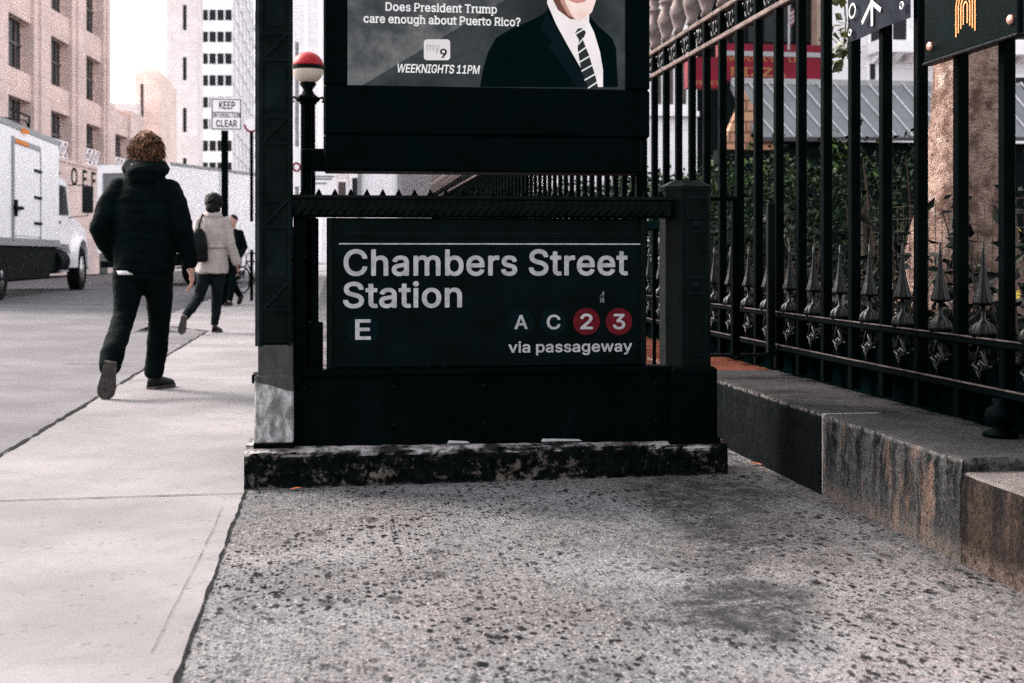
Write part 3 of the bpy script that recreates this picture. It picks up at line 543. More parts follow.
# the churchyard side pavement, with the stair opening left out
SX0, SX1, SY0, SY1 = -.22, 1.60, 5.95, 10.2
m = MB()
for a, b in (((XE0, -3), (XE1, SY0)), ((XE0, SY0), (SX0, SY1)), ((SX1, SY0), (XE1, SY1)), ((XE0, SY1), (XE1, 70))):
    nx, ny = 1, 1
    m.add([(a[0], a[1], 0), (b[0], a[1], 0), (b[0], b[1], 0), (a[0], b[1], 0)], [(0, 1, 2, 3)])
struct(m.build('pavement', m_agg))
m = MB()
for k in range(14):
    y1 = SY1 - k * .29; z = -.17 * (k + 1)
    m.box((SX0, max(SY0, y1 - .29), z - .2), (SX1, y1, z))
m.box((SX0 - .1, SY0, -3), (SX0, SY1, -.01)); m.box((SX1, SY0, -3), (SX1 + .1, SY1, -.01)); m.box((SX0 - .1, SY0 - .1, -3), (SX1 + .1, SY0 - .003, -.01))
struct(m.build('stairs', m_dark))
# joints and cracks
def crack(pts, wd, z=.004, jit=.006, step=.05):
    m = MB(); L = []
    for (x0, y0), (x1, y1) in zip(pts, pts[1:]):
        n = max(2, int(math.hypot(x1 - x0, y1 - y0) / step))
        for i in range(n): L.append((x0 + (x1 - x0) * i / n, y0 + (y1 - y0) * i / n))
    L.append(pts[-1]); V = []
    for i, (x, y) in enumerate(L):
        a = L[max(i - 1, 0)]; b = L[min(i + 1, len(L) - 1)]; dx, dy = b[0] - a[0], b[1] - a[1]; q = math.hypot(dx, dy) or 1
        nx, ny = -dy / q, dx / q; j = jit * noise.noise(Vector((x * 3.1, y * 3.1, 4))) + .25 * jit * noise.noise(Vector((x * 17, y * 17, 9))); ww = wd * (.75 + .8 * noise.noise(Vector((x * 9, y * 9, 1)))) / 2
        V += [(x + nx * (j + ww), y + ny * (j + ww), z), (x + nx * (j - ww), y + ny * (j - ww), z)]
    m.add(V, [(2*i, 2*i+1, 2*i+3, 2*i+2) for i in range(len(L) - 1)])
    return m
struct(crack([(XE0, -1), (-.355, 2), (-.365, 5.46)], .013, jit=.007, step=.02).build('pavement_joint', m_crack))
struct(crack([(-1.6, 5.33), (-.37, 5.38)], .012, jit=.005).build('pavement_joint', m_crack))
struct(crack([(-1.6, 10.35), (-.37, 10.3)], .008).build('pavement_joint', m_crack))
struct(crack([(-1.605, -2), (-1.60, 6), (-1.605, 17), (-2.69, 19.02)], .030, z=.005, jit=.012).build('kerb_line', m_crack))  # dark line along the kerb edge
struct(crack([(-.425, 5.10), (-.428, 4.4), (-.438, 3.8), (-.442, 3.25)], .0020, jit=.006, step=.02).build('pavement_crack', m_crack))
struct(crack([(-2.1, 15.4), (-1.62, 15.3)], .05, z=-.035).build('pavement_crack', m_crack))
struct(crack([(-2.5, 12.5), (-1.75, 12.3)], .03, z=-.03).build('pavement_crack', m_crack))
# far kerb and the far sidewalk before the post office
m = MB(); m.prism([(-12.4, -6), (-19.5, -6), (-6, 150), (-7.6, 200), (-12.4, 200)], -.2, .06, M=Matrix(((1,0,0,0),(0,0,1,0),(0,1,0,0),(0,0,0,1))))
struct(sheet('sidewalk', [(-12.4, -6), (-12.4, 220), (-40, 220), (-40, -6)], .05, m_walk))
# churchyard soil
m = MB(); m.box((2.44, 0, -.1), (45, 31, .35)); struct(m.build('churchyard_ground', m_soil))

# ================================================================== CHURCHYARD WALL
wt = thing('stone_wall', 'low stone churchyard wall with streaked blocks and pale mortar seam under iron fence', 'wall', (1.95, 5, 0))
def block(name, y0, y1, z1, mat, x1=2.45):
    m = MB(); n = max(2, int((y1 - y0) / .05)); nz = 7; prof = []
    # front face as a slightly uneven grid, top with worn edge
    V = []; Fc = []
    cols = [(0, z1 * k / nz) for k in range(nz)] + [(.006, z1 - .006), (.02, z1), (.25, z1), (x1 - 1.95, z1)]
    for i in range(n + 1):
        y = y0 + (y1 - y0) * i / n
        for a, z in cols:
            q = noise.noise(Vector((y * 3, z * 6, 1.3))) * .006 + noise.noise(Vector((y * 14, z * 20, 5))) * .004
            V.append((1.95 + a + (q if a < .02 else 0), y, z + (noise.noise(Vector((y * 9, a * 9, 3))) * .005 if a > 0 else 0)))
    k = len(cols)
    for i in range(n):
        for j in range(k - 1): Fc.append((i*k+j, i*k+j+1, (i+1)*k+j+1, (i+1)*k+j))
    m.add(V, Fc)
    for i in (0, n):
        y = V[i*k][1]; m.add([V[i*k+j] for j in range(k)] + [(x1, y, 0)], [tuple(range(k + 1))])
    return m.build(name, mat, wt, recalc=True)
block('wall_block', 1.2, 3.855, .285, m_stone_end)
block('wall_block', 3.86, 5.03, .330, m_stone_near)
block('wall_block', 5.06, 7.0, .330, m_stone_far)
block('wall_block', 7.01, 12, .330, m_stone_red)
block('wall_block', 12.01, 31, .330, m_stone_far)
m = MB(); m.bbox((1.958, 5.029, 0), (2.2, 5.061, .327), .004); m.build('mortar_seam', m_mortar, wt)
# ================================================================== IRON FENCE
FX = 2.35; PITCH = .34; Y0 = 2.95; NP = 85
m_rail_edge = simple('pinkish_rail_edge', (.050, .038, .035), .7, .1, .6, 14)  # pinkish-grey strip along the bottom rails
ft = thing('iron_fence', 'tall black iron churchyard fence with sunlit pink spear finials and cast ornaments', 'fence', (FX, 4, .33))
YE = Y0 + PITCH * (NP - 1) + .1
for z0, z1, hw, mt, nm in ((.465, .492, .030, m_iron, 'bottom_rail'), (.640, .665, .030, m_iron, 'bottom_rail'),
                           (2.285, 2.315, .026, m_rail_pink, 'top_rail'), (2.455, 2.485, .026, m_rail_pink, 'top_rail')):
    m = MB(); m.bbox((FX - hw, Y0 - .2, z0), (FX + hw, YE, z1), .005); m.build(nm, mt, ft)
    if nm == 'bottom_rail':
        m = MB(); m.bbox((FX - hw - .004, Y0 - .2, z1 + .001), (FX - hw + .010, YE, z1 + .006), .001); m.build('rail_edge', m_rail_edge, ft)
m = MB(); m.box((FX + .07, Y0 - .2, .30), (FX + .10, YE, .56)); m.build('shade_sheet', m_flat, ft)  # added dark sheet for the shade below and behind the bottom rails
p0 = None
for k in range(NP):
    y = Y0 + PITCH * k
    if p0 is None:
        m = MB(); m.bbox((FX - .0225, y - .0225, .36), (FX + .0225, y + .0225, 2.50), .004)
        p0 = m.build('picket', m_iron, ft)
        m = MB(); m.lathe([(.018, 2.487), (.042, 2.50), (.030, 2.525), (.05, 2.58), (.066, 2.64), (.045, 2.71), (.026, 2.74), (.052, 2.765), (.055, 2.785), (.030, 2.80), (.058, 2.87), (.042, 2.95), (.016, 3.05), (.003, 3.12)], (FX, y, 0), 10)
        f0 = m.build('finial', m_finial, p0, smooth=True)
        ym = y + PITCH / 2
        m = MB(); rs = []
        for r, z, fl in [(.024, .667, 0), (.040, .670, .10), (.043, .685, .16), (.037, .708, .16), (.022, .724, .08), (.009, .732, 0), (.008, .780, 0), (.012, .784, 0), (.036, .790, .06), (.037, .798, .08), (.026, .830, .10), (.017, .870, .10), (.0105, .915, .05), (.006, .97, 0), (.0035, 1.02, 0)]:
            rs.append([Vector((FX + r * (1 + fl * math.cos(8 * q)) * math.cos(q), ym + r * (1 + fl * math.cos(8 * q)) * math.sin(q), z)) for q in [2 * math.pi * t / 32 for t in range(32)]])
        m.rings(rs)
        s0 = m.build('spear', m_fenceorn, ft, smooth=True)
        m = MB()
        for j in range(12):
            a = j * math.pi / 6 + .2; d = Vector((0, math.cos(a), math.sin(a))); L_ = .030 if j % 2 else .040
            m.sph(Vector((FX - .004 - .006 * (j % 3), ym, .566)) + d * L_ * .95, (.006, .0075, L_), 8, 6, Matrix.Rotation(-a + math.pi / 2, 4, 'X'))
        m.sph((FX - .012, ym, .566), (.012, .014, .014), 10, 6); m.box((FX - .004, ym - .01, .49), (FX + .004, ym + .01, .642))
        r0 = m.build('rosette', m_fenceorn, ft, smooth=True)
        m = MB()
        for sgn in (-1, 1):
            m.tube([Vector((FX, ym + sgn * (.03 + .028 * math.cos(t)), 2.385 + .045 * math.sin(t))) for t in [i * .55 for i in range(12)]], .0075, 6)
        m.sph((FX, ym, 2.385), (.012, .014, .05), 8, 6); m.sph((FX, ym - .075, 2.35), .016, 8, 6); m.sph((FX, ym + .075, 2.42), .016, 8, 6)
        c0 = m.build('scroll', m_fenceorn, ft, smooth=True)
    else:
        d = (0, PITCH * k, 0)
        pk = clone(p0, ft, d); clone(f0, pk, (0, 0, 0))
        for q in (s0, r0, c0): clone(q, ft, d)
# cast foot by the end of the coping
m = MB(); m.lathe([(.060, .333), (.062, .345), (.030, .356), (.026, .368), (.048, .385), (.054, .405), (.046, .428), (.024, .442), (.028, .464)], (2.32, 4.30, 0), 20)
m.build('cast_foot', m_iron, ft, smooth=True)

# ------------------------------------------------------------------ banners on the fence
bt = thing('fence_banner', 'slate grey banner with white strokes tied to the iron fence', 'banner', (FX - .05, 5.3, 1.93))
m = MB(); y0, y1, zb, zt = 4.99, 5.60, 1.93, 2.75; V = []; Fc = []
for i in range(13):
    for j in range(11):
        y = y0 + (y1 - y0) * i / 12; z = zb + (zt - zb) * j / 10
        V.append((FX - .050 + .007 * math.sin(y * 13 + z * 3), y, z + (.015 if i == 0 else 0) * 0))
for i in range(12):
    for j in range(10): a = i * 11 + j; Fc.append((a, a + 1, a + 12, a + 11))
m.add(V, Fc); m.build('banner_cloth', m_banner, bt, smooth=True)
def strip(mb, a, b, wd, x):
    """Flat stroke in the fence plane from (y, z) to (y, z)."""
    d = Vector((b[0] - a[0], b[1] - a[1])); n = Vector((-d.y, d.x)).normalized() * wd / 2
    mb.box((0, 0, 0), (0, 0, 0)) if False else mb.add([(x, a[0] + n.x, a[1] + n.y), (x, b[0] + n.x, b[1] + n.y), (x, b[0] - n.x, b[1] - n.y), (x, a[0] - n.x, a[1] - n.y)], [(0, 1, 2, 3)])
m = MB(); xx = FX - .062
strip(m, (5.335, 2.26), (5.33, 1.955), .024, xx)
strip(m, (5.335, 2.055), (5.435, 1.985), .022, xx - .001); strip(m, (5.325, 2.055), (5.235, 2.005), .022, xx - .0015)
m.build('white_strokes', m_white_vinyl, bt); m = MB()
pts = [(5.545 + .035 * math.cos(t), 2.06 + .03 * math.sin(t)) for t in [i * math.pi / 8 for i in range(17)]]
for a, b in zip(pts, pts[1:]): strip(m, a, b, .012, xx)
m.build('white_ring', m_white_vinyl, bt)
for yy, zz in ((5.03, 1.985), (5.565, 1.965)):
    m = MB(); m.tube([Vector((FX - .062, yy + .014 * math.cos(t), zz + .014 * math.sin(t))) for t in [i * math.pi / 6 for i in range(13)]], .0045, 6); m.build('grommet', m_chrome, bt, smooth=True)

st = thing('fence_sign', 'black sign board with orange arches and copper rivets bolted to the iron fence', 'sign', (FX - .07, 4.4, 1.715))
m = MB(); m.bbox((FX - .085, 4.085, 1.715), (FX - .058, 4.78, 2.5), .004); m.build('board', m_sign, st)
m = MB(); m.bbox((FX - .092, 4.08, 1.703), (FX - .050, 4.785, 1.7148), .003); m.build('lower_edge', m_fenceorn, st)
m = MB(); cy, cz = 4.445, 1.826
for k, rr in enumerate((.072, .053, .034, .015)):
    hb = -.055 + .012 * k
    pts = [(cy + rr, cz + hb)] + [(cy + rr * math.cos(t), cz + .045 + rr * 1.05 * math.sin(t)) for t in [i * math.pi / 12 for i in range(13)]] + [(cy - rr, cz + hb)]
    for a, b in zip(pts, pts[1:]): strip(m, a, b, .0075, FX - .087)
m.build('orange_arches', m_orange, st)
m = MB()
for c0_, r_ in ((4.60, .03), (4.50, .028)):
    pts = [(c0_ + r_ * 1.4 * math.cos(t), 2.02 + r_ * math.sin(t)) for t in [math.pi + i * math.pi / 8 for i in range(9)]]
    for a, b in zip(pts, pts[1:]): strip(m, a, b, .009, FX - .087)
m.build('orange_script', m_orange, st)
for yy, zz in ((4.725, 1.77), (4.125, 1.765)):
    m = MB(); m.sph((FX - .088, yy, zz), (.012, .018, .018), 12, 8); m.build('rivet', m_copper, st, smooth=True)

# ================================================================== SUBWAY ENTRANCE
E0 = 5.5
et = thing('concrete_plinth', 'crumbling concrete plinth with peeling black paint under the station entrance', 'plinth', (.68, 5.6, 0))
def plinth():
    m = MB(); x0, x1, y0, y1, z1 = -.372, 1.722, 5.47, 5.86, .158
    nx, nz, ny = 130, 12, 14; V = []; Fc = []
    rowp = [(0, z1 * j / nz) for j in range(nz)] + [((y1 - y0) * j / ny, z1) for j in range(ny + 1)]
    k = len(rowp)
    for i in range(nx + 1):
        x = x0 + (x1 - x0) * i / nx
        for a, z in rowp:
            q = noise.noise(Vector((x * 7, z * 15, a * 7))) * .012 + noise.noise(Vector((x * 26, z * 30, a * 26))) * .007
            e = max(0, 1 - abs(z - z1) / .03) * max(0, 1 - a / .05)
            dd = e * (.010 + .012 * noise.noise(Vector((x * 12, 3, 3))) + .006 * noise.noise(Vector((x * 40, 9, 3))))
            V.append((x, y0 + a + (q if a < .01 else 0) + dd + .10 * (1 - a / (y1 - y0)) * (x - x0) / (x1 - x0), z - dd + (noise.noise(Vector((x * 20, a * 20, 8))) * .004 if a > 0 else 0) - .014 * (x - x0) / 2.1 * (z / z1)))
    for i in range(nx):
        for j in range(k - 1): Fc.append((i*k+j, i*k+j+1, (i+1)*k+j+1, (i+1)*k+j))
    m.add(V, Fc)
    for i in (0, nx): m.add([V[i*k+j] for j in range(k)] + [(V[i*k][0], y1, 0)], [tuple(range(k + 1))])
    return m.build('plinth_block', m_base, et)
plinth()
m_relief = paint_black('lighter_black_paint', .02, .05, 2.4)  # relief paint a little lighter than the posts
rt = thing('entrance_railing', 'black cast iron subway entrance front with tall left post and rail', 'railing', (.68, 5.6, .16))
YP = 5.60                                              # front plane of rail and panel
xl, xr = X_(292, YP), X_(668, YP)
zR1, zR0 = at(480, 197, YP).z, at(480, 217.5, YP).z
m = MB(); m.bbox((xl - .02, YP, zR0), (xr + .02, YP + .08, zR1), .010); m.bbox((xl - .02, YP - .012, zR1 - .014), (xr + .02, YP + .09, zR1 + .004), .005)
m.build('rail', m_black_gloss, rt)
m = MB(); n = 46
for i in range(n):
    x = xl + (xr - xl) * (i + .5) / n
    m.tube([(x - .018, YP - .001, zR0 + .012), (x + .018, YP - .001, zR1 - .024)], .007, 6)
m.build('rope_moulding', m_black_gloss, rt, smooth=True)
m = MB(); n = 24
for i in range(n):
    x = xl + .01 + (xr - xl) * (i + .5) / n
    m.prism([(x - .016, zR1 + .004), (x + .016, zR1 + .004), (x + .012, zR1 + .012), (x + .002, zR1 + .032), (x - .002, zR1 + .032), (x - .012, zR1 + .012)], YP + .03, YP + .042)
m.box((xl - .005, YP + .031, zR1 + .0035), (xr + .005, YP + .041, zR1 + .0065)); m.build('spike_strip', m_black, rt)
# lower panel
zP1, zP0 = at(480, 370, YP).z, .146
m = MB(); m.bbox((xl - .01, YP + .015, zP0), (xr + .03, YP + .07, zP1), .006)
m.bbox((xl - .01, YP + .0, zP1 - .02), (xr + .03, YP + .10, zP1 + .008), .004)
m.bbox((xl - .01, YP + .006, zP0 + .0), (xr + .03, YP + .075, zP0 + .06), .004)
m.build('kick_panel', m_black, rt)
m = MB()
for i in range(5):
    x = xl + .05 + (xr - xl - .1) * i / 4
    m.sph((x, YP + .013, zP0 + .09), (.010, .006, .010), 8, 6); m.sph((x, YP + .013, zP1 - .07), (.010, .006, .010), 8, 6)
m.build('bolts', m_black_gloss, rt, smooth=True); bpy.data.objects['bolts'].name = 'bolt_heads'
# tall left post
YL = 5.57; px0, px1 = X_(259, YL), X_(292, YL); zpb = at(275, 346, YL).z
tp = None
m = MB(); m.bbox((px0, YL, zpb), (px1, YL + .15, 3.3), .012); tp = m.build('post', m_black_gloss, rt)
m = MB(); m.bbox((px0 - .016, YL - .010, zpb), (px0 + .003, YL + .13, 3.3), .003); m.build('post_flange', m_edge, tp)
m = MB()
a0, a1 = px0 + .016, px1 - .016
m.box((px0 + .004, YL - .008, zpb), (a0, YL + .001, 3.3)); m.box((a1, YL - .008, zpb), (px1 - .004, YL + .001, 3.3))
zc = at(275, 130, YL).z; sp = 80 / F * 5.72
for k in range(-3, 7):
    zz = zc + k * sp; hh = .055
    if zz < zpb + .06: continue
    for q in (-hh, hh): m.box((a0, YL - .0075, zz + q - .006), (a1, YL + .001, zz + q + .006))
    cx = (a0 + a1) / 2; hw = (a1 - a0) / 2
    for sg in (-1, 1):
        m.tube([(cx - hw, YL - .002, zz - sg * hh), (cx + hw, YL - .002, zz + sg * hh)], .0075, 6)
    m.sph((cx, YL - .004, zz), (.016, .009, .016), 10, 6)
    zm = zz + sp / 2
    m.box((a0 + .012, YL - .004, zz + hh + .03), (a1 - .012, YL + .001, zz + sp - hh - .03))
m.build('post_relief', m_relief, tp)
# pedestal of the tall post: shadow on its upper half painted into the colour
g = NT('pedestal_painted_shadow'); p = g.pos(); zz = g.n('ShaderNodeSeparateXYZ'); g.l(p, zz.inputs[0])
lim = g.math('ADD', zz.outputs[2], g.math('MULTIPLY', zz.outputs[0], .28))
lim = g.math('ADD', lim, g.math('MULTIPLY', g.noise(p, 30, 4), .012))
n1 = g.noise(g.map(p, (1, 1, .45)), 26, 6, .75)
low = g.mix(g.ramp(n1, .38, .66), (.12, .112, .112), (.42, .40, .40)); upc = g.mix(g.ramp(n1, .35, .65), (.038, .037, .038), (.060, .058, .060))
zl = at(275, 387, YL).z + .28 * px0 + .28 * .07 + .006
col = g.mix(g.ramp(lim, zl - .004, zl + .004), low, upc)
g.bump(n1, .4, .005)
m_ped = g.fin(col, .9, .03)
q0, q1 = X_(254.5, YL), X_(293.5, YL)
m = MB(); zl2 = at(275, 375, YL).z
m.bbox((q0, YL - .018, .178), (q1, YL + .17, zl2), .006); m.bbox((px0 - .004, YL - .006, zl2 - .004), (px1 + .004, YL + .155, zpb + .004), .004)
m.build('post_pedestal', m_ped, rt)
m = MB(); m.bbox((q0 - .004, YL - .022, .145), (q1 + .004, YL + .175, .1785), .004); m.build('pedestal_shoe', m_black, rt); m = MB(); m.bbox((q0 - .012, YL + .0, zl2 - .035), (q0 + .012, YL + .14, zl2 + .002), .004); m.build('pedestal_clamp', m_black, rt); m = MB(); m.bbox((q1 - .010, YL - .0, zl2 - .035), (q1 + .03, YL + .14, zl2 + .002), .004)
m.build('pedestal_clamp', m_black, rt)
# bracket column beside the tall post
m = MB(); m.bbox((px1 + .004, YL + .05, .17), (X_(305, YL + .05), YL + .13, zR1 - .01), .006); m.build('upright', m_black, rt); m = MB()
m.bbox((X_(311, 5.66), 5.66, .17), (X_(318.5, 5.66), 5.70, zR0 - .004), .004); m.bbox((X_(308, 5.66), 5.65, .17), (X_(323, 5.66), 5.71, at(315, 322, 5.66).z), .006)
m.build('upright', m_black, rt)
# right post
zr0, zr1 = at(690, 367, YP).z, at(690, 190, YP).z; r0_, r1_ = X_(669, YP), X_(711.5, YP)
c = .060; yb = YP + .17
prof = [(r0_, YP + c), (r0_ + c, YP - .0), (r1_ - .012, YP), (r1_, YP + .012), (r1_, yb), (r0_, yb)]
SW = Matrix(((1,0,0,0),(0,0,1,0),(0,1,0,0),(0,0,0,1)))
m = MB(); m.prism(prof, zr0, zr1, M=SW)
ctr = Vector(((r0_ + r1_) / 2, YP + .085, 0))
m.rings([[Vector((a, b, zr1)) + (Vector((a, b, 0)) - ctr) * .06 for a, b in prof], [Vector((a, b, zr1 + .018)) + (Vector((a, b, 0)) - ctr) * .06 for a, b in prof],
         [Vector((ctr.x + (a - ctr.x) * .55, ctr.y + (b - ctr.y) * .55, zr1 + .045)) for a, b in prof]])
rp = m.build('post', m_black_gloss, rt)
m = MB(); b0, b1 = r0_ + c + .016, r1_ - .022
for za, zb_ in ((zr0 + .05, zr0 + .33), (zr0 + .39, zr1 - .18), (zr1 - .13, zr1 - .03)):
    m.box((b0, YP - .006, za), (b0 + .010, YP + .001, zb_)); m.box((b1 - .010, YP - .006, za), (b1, YP + .001, zb_))
    m.box((b0 + .010, YP - .0055, za), (b1 - .010, YP + .001, za + .010)); m.box((b0 + .010, YP - .0055, zb_ - .010), (b1 - .010, YP + .001, zb_))
for zz in (zr0 + .36, zr1 - .155): m.sph(((b0 + b1) / 2, YP - .002, zz), (.02, .008, .02), 10, 6)
m.build('post_relief', m_relief, rp)
m = MB(); m.bbox((X_(671.5, YP - .02), YP - .02, .14), (X_(718, YP - .02), YP + .19, zr0), .012); m.bbox((X_(669, YP - .02), YP - .03, .135), (X_(720, YP - .02), YP + .2, .165), .005)
m.build('post_base', m_black, rt)
# side rails running back along the stair
for sx, n, nm in ((-.28, 34, 'left'), (1.66, 12, 'right')):
    m = MB(); m.bbox((sx - .02, 5.78, 1.10), (sx + .02, 10.1, 1.15), .006); m.bbox((sx - .015, 5.78, .18), (sx + .015, 10.1, .21), .004)
    for k in range(n):
        y = 5.9 + (10.05 - 5.9) * k / (n - 1); m.box((sx - .008, y - .008, .21), (sx + .008, y + .008, 1.10))
    m.build('side_rail', m_flat, rt)
# little infill gate between the right rail and the churchyard fence
gt = thing('infill_railing', 'short thin iron railing bridging entrance post and churchyard fence', 'railing', (2.0, 6.62, .44))
m = MB(); m.bbox((1.70, 6.61, .435), (2.315, 6.635, .452), .003); m.build('bottom_bar', m_fenceorn, gt)
m = MB(); m.bbox((1.70, 6.61, 1.255), (2.13, 6.635, 1.275), .003); m.build('top_bar', m_iron, gt)
for x, wd, zt in ((1.88, .016, 1.255), (2.09, .021, 1.255), (2.283, .021, 1.245)):
    m = MB(); m.bbox((x - wd, 6.605, .452), (x + wd, 6.64, zt), .004); m.build('bar', m_iron if x < 2.2 else m_black_gloss, gt)

# ------------------------------------------------------------------ station sign
YS = 5.635
sg = thing('station_sign', 'black station name sign with white lettering and round route bullets', 'sign', (.66, YS, .46))
s0x, s1x = X_(327, YS), X_(645.5, YS); zs0, zs1 = zP1 + .010, zR0 - .003
m = MB(); m.bbox((s0x, YS, zs0), (s1x, YS + .05, zs1), .006); bd = m.build('board', m_sign, sg)
m = MB()
for a, b in (((s0x, zs0), (s0x + .022, zs1)), ((s1x - .022, zs0), (s1x, zs1))): m = MB(); m.bbox((a[0] - .002, YS - .010, a[1]), (b[0] + .002, YS + .0, b[1]), .003); m.build('frame', m_black_gloss, bd)
yt = YS - .0025
def z_(v): return at(480, v, YS).z
def rowtext(txt, u0, u1, vb, cap_px, name, mat=m_white_vinyl, par=sg, **k):
    x0, x1 = X_(u0, yt), X_(u1, yt); cap = cap_px / F * 5.72
    return text_mb(txt, x0, x1, z_(vb), cap, yt, **k).build(name, mat, par, recalc=False)
rowtext('Chambers Street', 343.5, 628, 275.6, 26.0, 'lettering', spacing=4)
rowtext('Station', 343, 462, 307.3, 25.5, 'lettering')
rowtext('via passageway', 508.5, 632, 353, 11.0, 'lettering')
m = MB(); m.box((X_(339, yt), yt - .001, z_(244.6)), (X_(641, yt), yt + .002, z_(243.3))); m.build('rule_line', m_white_vinyl, sg)
m = MB(); m.box((X_(345, yt), yt - .001, z_(233.6)), (X_(641, yt), yt + .002, z_(233.2))); m.build('rule_line', m_fenceorn, sg)
for ch, u, v, r_px, mt, cp in (('E', 363, 329.5, 15.5, m_teal, 20), ('A', 521, 322, 13.5, m_teal, 14), ('C', 553.5, 322, 13.5, m_teal, 14.5), ('2', 586.5, 321.5, 13.6, m_red, 15.5), ('3', 619, 321.5, 13.6, m_red, 15.5)):
    c_ = at(u, v, yt); r_ = r_px / F * 5.72
    m = MB(); m.cyl((c_.x, yt + .0024, c_.z), (c_.x, yt, c_.z), r_, 40); bl = m.build('route_bullet', mt, sg)
    tag(bl, {'E': 'dark blue bullet with the letter E', 'A': 'dark blue bullet with the letter A', 'C': 'dark blue bullet with the letter C', '2': 'red bullet with the figure 2', '3': 'red bullet with the figure 3'}[ch])
    hw = {'E': 7.6, 'A': 6.6, 'C': 6.9, '2': 6.4, '3': 6.4}[ch] / F * 5.72; cap = cp / F * 5.72
    du = .0 if ch != 'E' else 0
    text_mb(ch, c_.x - hw, c_.x + hw, c_.z - cap / 2, cap, yt - .0015).build('letter', m_white_vinyl, bl, recalc=False)
m = MB(); c_ = at(603, 297, yt)
for i in range(9):
    a = random.uniform(-.012, .012); b = random.uniform(-.02, .02); m.box((c_.x + a - .0015, yt, c_.z + b - .008), (c_.x + a + .0015, yt + .0022, c_.z + b + .008))
m.build('sticker_residue', m_grey_metal, sg)

# ------------------------------------------------------------------ advertising screen
YA = 5.78
ad = thing('advertising_screen', 'large black framed advertising screen above the station sign', 'screen', (.68, YA, 1.34))
A0, A1 = X_(323.5, YA), X_(650, YA); zA0 = at(480, 172, YA).z
S0, S1 = X_(347.5, YA), X_(626, YA); zS0 = at(480, 87, YA).z; zS1 = zS0 + .78
m = MB()
m.bbox((A0, YA, zA0), (A1 - .035, YA + .22, zS0 - .22), .01); m.bbox((A0, YA, zS0 - .22), (A1, YA + .22, zS0), .01)
m.bbox((A0, YA, zS0), (S0, YA + .22, zS1 + .14), .008); m.bbox((S1, YA, zS0), (A1, YA + .22, zS1 + .14), .008)
m.bbox((S0, YA, zS1), (S1, YA + .22, zS1 + .14), .008); m.box((S0 - .01, YA + .16, zS0 - .01), (S1 + .01, YA + .2, zS1 + .01))
m.build('cabinet', m_cab, ad)
m = MB(); m.bbox((X_(301, YA), YA + .02, at(310, 170, YA).z), (A0 + .01, YA + .12, at(310, 148, YA).z), .006)
m.bbox((X_(301, YA), YA + .03, .17), (X_(311, YA), YA + .11, at(310, 148, YA).z), .006); m.build('support_post', m_black, ad); m = MB()
m.bbox((X_(641, YA), YA + .08, .17), (X_(647, YA), YA + .13, at(644, 133, YA).z), .004)
m.build('support_post', m_black, ad)
# the picture on the screen gives off light
g = NT('screen_picture'); p = g.pos()
sx = g.n('ShaderNodeSeparateXYZ'); g.l(p, sx.inputs[0])
dg = g.math('SUBTRACT', g.math('MULTIPLY', sx.outputs[0], .62), sx.outputs[2])       # diagonal lighter corner
n1 = g.noise(p, 6, 6, .65); n2 = g.noise(p, 40, 3, .6)
cloud = g.ramp(n1, .30, .75)
light = g.mix(cloud, (.038, .043, .048), (.165, .170, .175)); darkc = g.mix(cloud, (.012, .018, .020), (.042, .050, .054))
lim = .62 * X_(362, YA) - zS0
col = g.mix(g.ramp(dg, lim - .003, lim + .003), light, darkc)
rightd = g.ramp(sx.outputs[0], X_(480, YA), X_(560, YA))
col = g.mix(rightd, col, g.mix(g.ramp(sx.outputs[0], X_(560, YA), X_(622, YA)), (.004, .008, .009), g.mix(cloud, (.012, .019, .02), (.05, .058, .06))))
col = g.mix(g.ramp(n2, .4, .7, 0, .3), col, (.02, .024, .026))
g.l(col, g.b.inputs['Emission Color']); g.b.inputs['Emission Strength'].default_value = EL * 1.0
m_screen = g.fin((.005, .005, .005), .5, .1)
m = MB(); m.box((S0, YA + .02, zS0), (S1, YA + .06, zS1)); scr = m.build('screen', m_screen, ad)
m_e_white = emis('lit_white', (.90, .88, .89)); m_e_shirt = emis('lit_shirt', (.92, .85, .86)); m_e_suit = emis('lit_suit', (.0012, .0055, .0065))
m_e_face = emis('lit_face', (1.0, .78, .73)); m_e_neck = emis('lit_neck', (.17, .075, .06)); m_e_nose = emis('lit_nose', (.9, .60, .54)); m_e_tie = emis('lit_tie', (.028, .034, .038)); m_e_mouth = emis('lit_mouth', (.62, .27, .23)); m_e_blk = emis('lit_black', (.003, .006, .007))
m_e_pale = emis('lit_logo', (.80, .74, .76)); m_e_hair = emis('lit_hair', (.02, .018, .016))
m_e_lapel = emis('lit_lapel', (.004, .010, .012))
def lay(name, pix, d, mat, smoothpix=True):
    y = YA + .02 - .0015 * d
    poly = [(at(u, v, y).x, at(u, v, y).z) for u, v in pix]
    m = MB(); tri = tessellate_polygon([[Vector((a, b, 0)) for a, b in poly]])
    m.add([(a, y, b) for a, b in poly], [tuple(t) for t in tri]); return m.build(name, mat, scr, recalc=False)
lay('suit', [(480, 87), (483, 70), (488, 52), (496, 38), (512, 28), (532, 20), (546, 12), (551, 2), (556, -8), (588, -8), (590, 16), (598, 26), (612, 38), (616, 48), (618, 87)], 1, m_e_suit)
lay('shirt', [(547, 3), (548, -4), (590, -4), (589, 22), (594, 32), (600, 52), (603, 70), (603, 87), (594, 87), (583, 72), (568, 46), (556, 24)], 2, m_e_shirt)
lay('neck', [(549, -8), (590, -8), (588, 14), (580, 20), (570, 19), (558, 10)], 3, m_e_neck)
lay('face', [(553, -60), (560, -74), (575, -80), (590, -76), (599, -60), (599, -28), (596, 0), (592, 12), (584, 19), (576, 20), (568, 15), (561, 3), (555, -20)], 4, m_e_face)
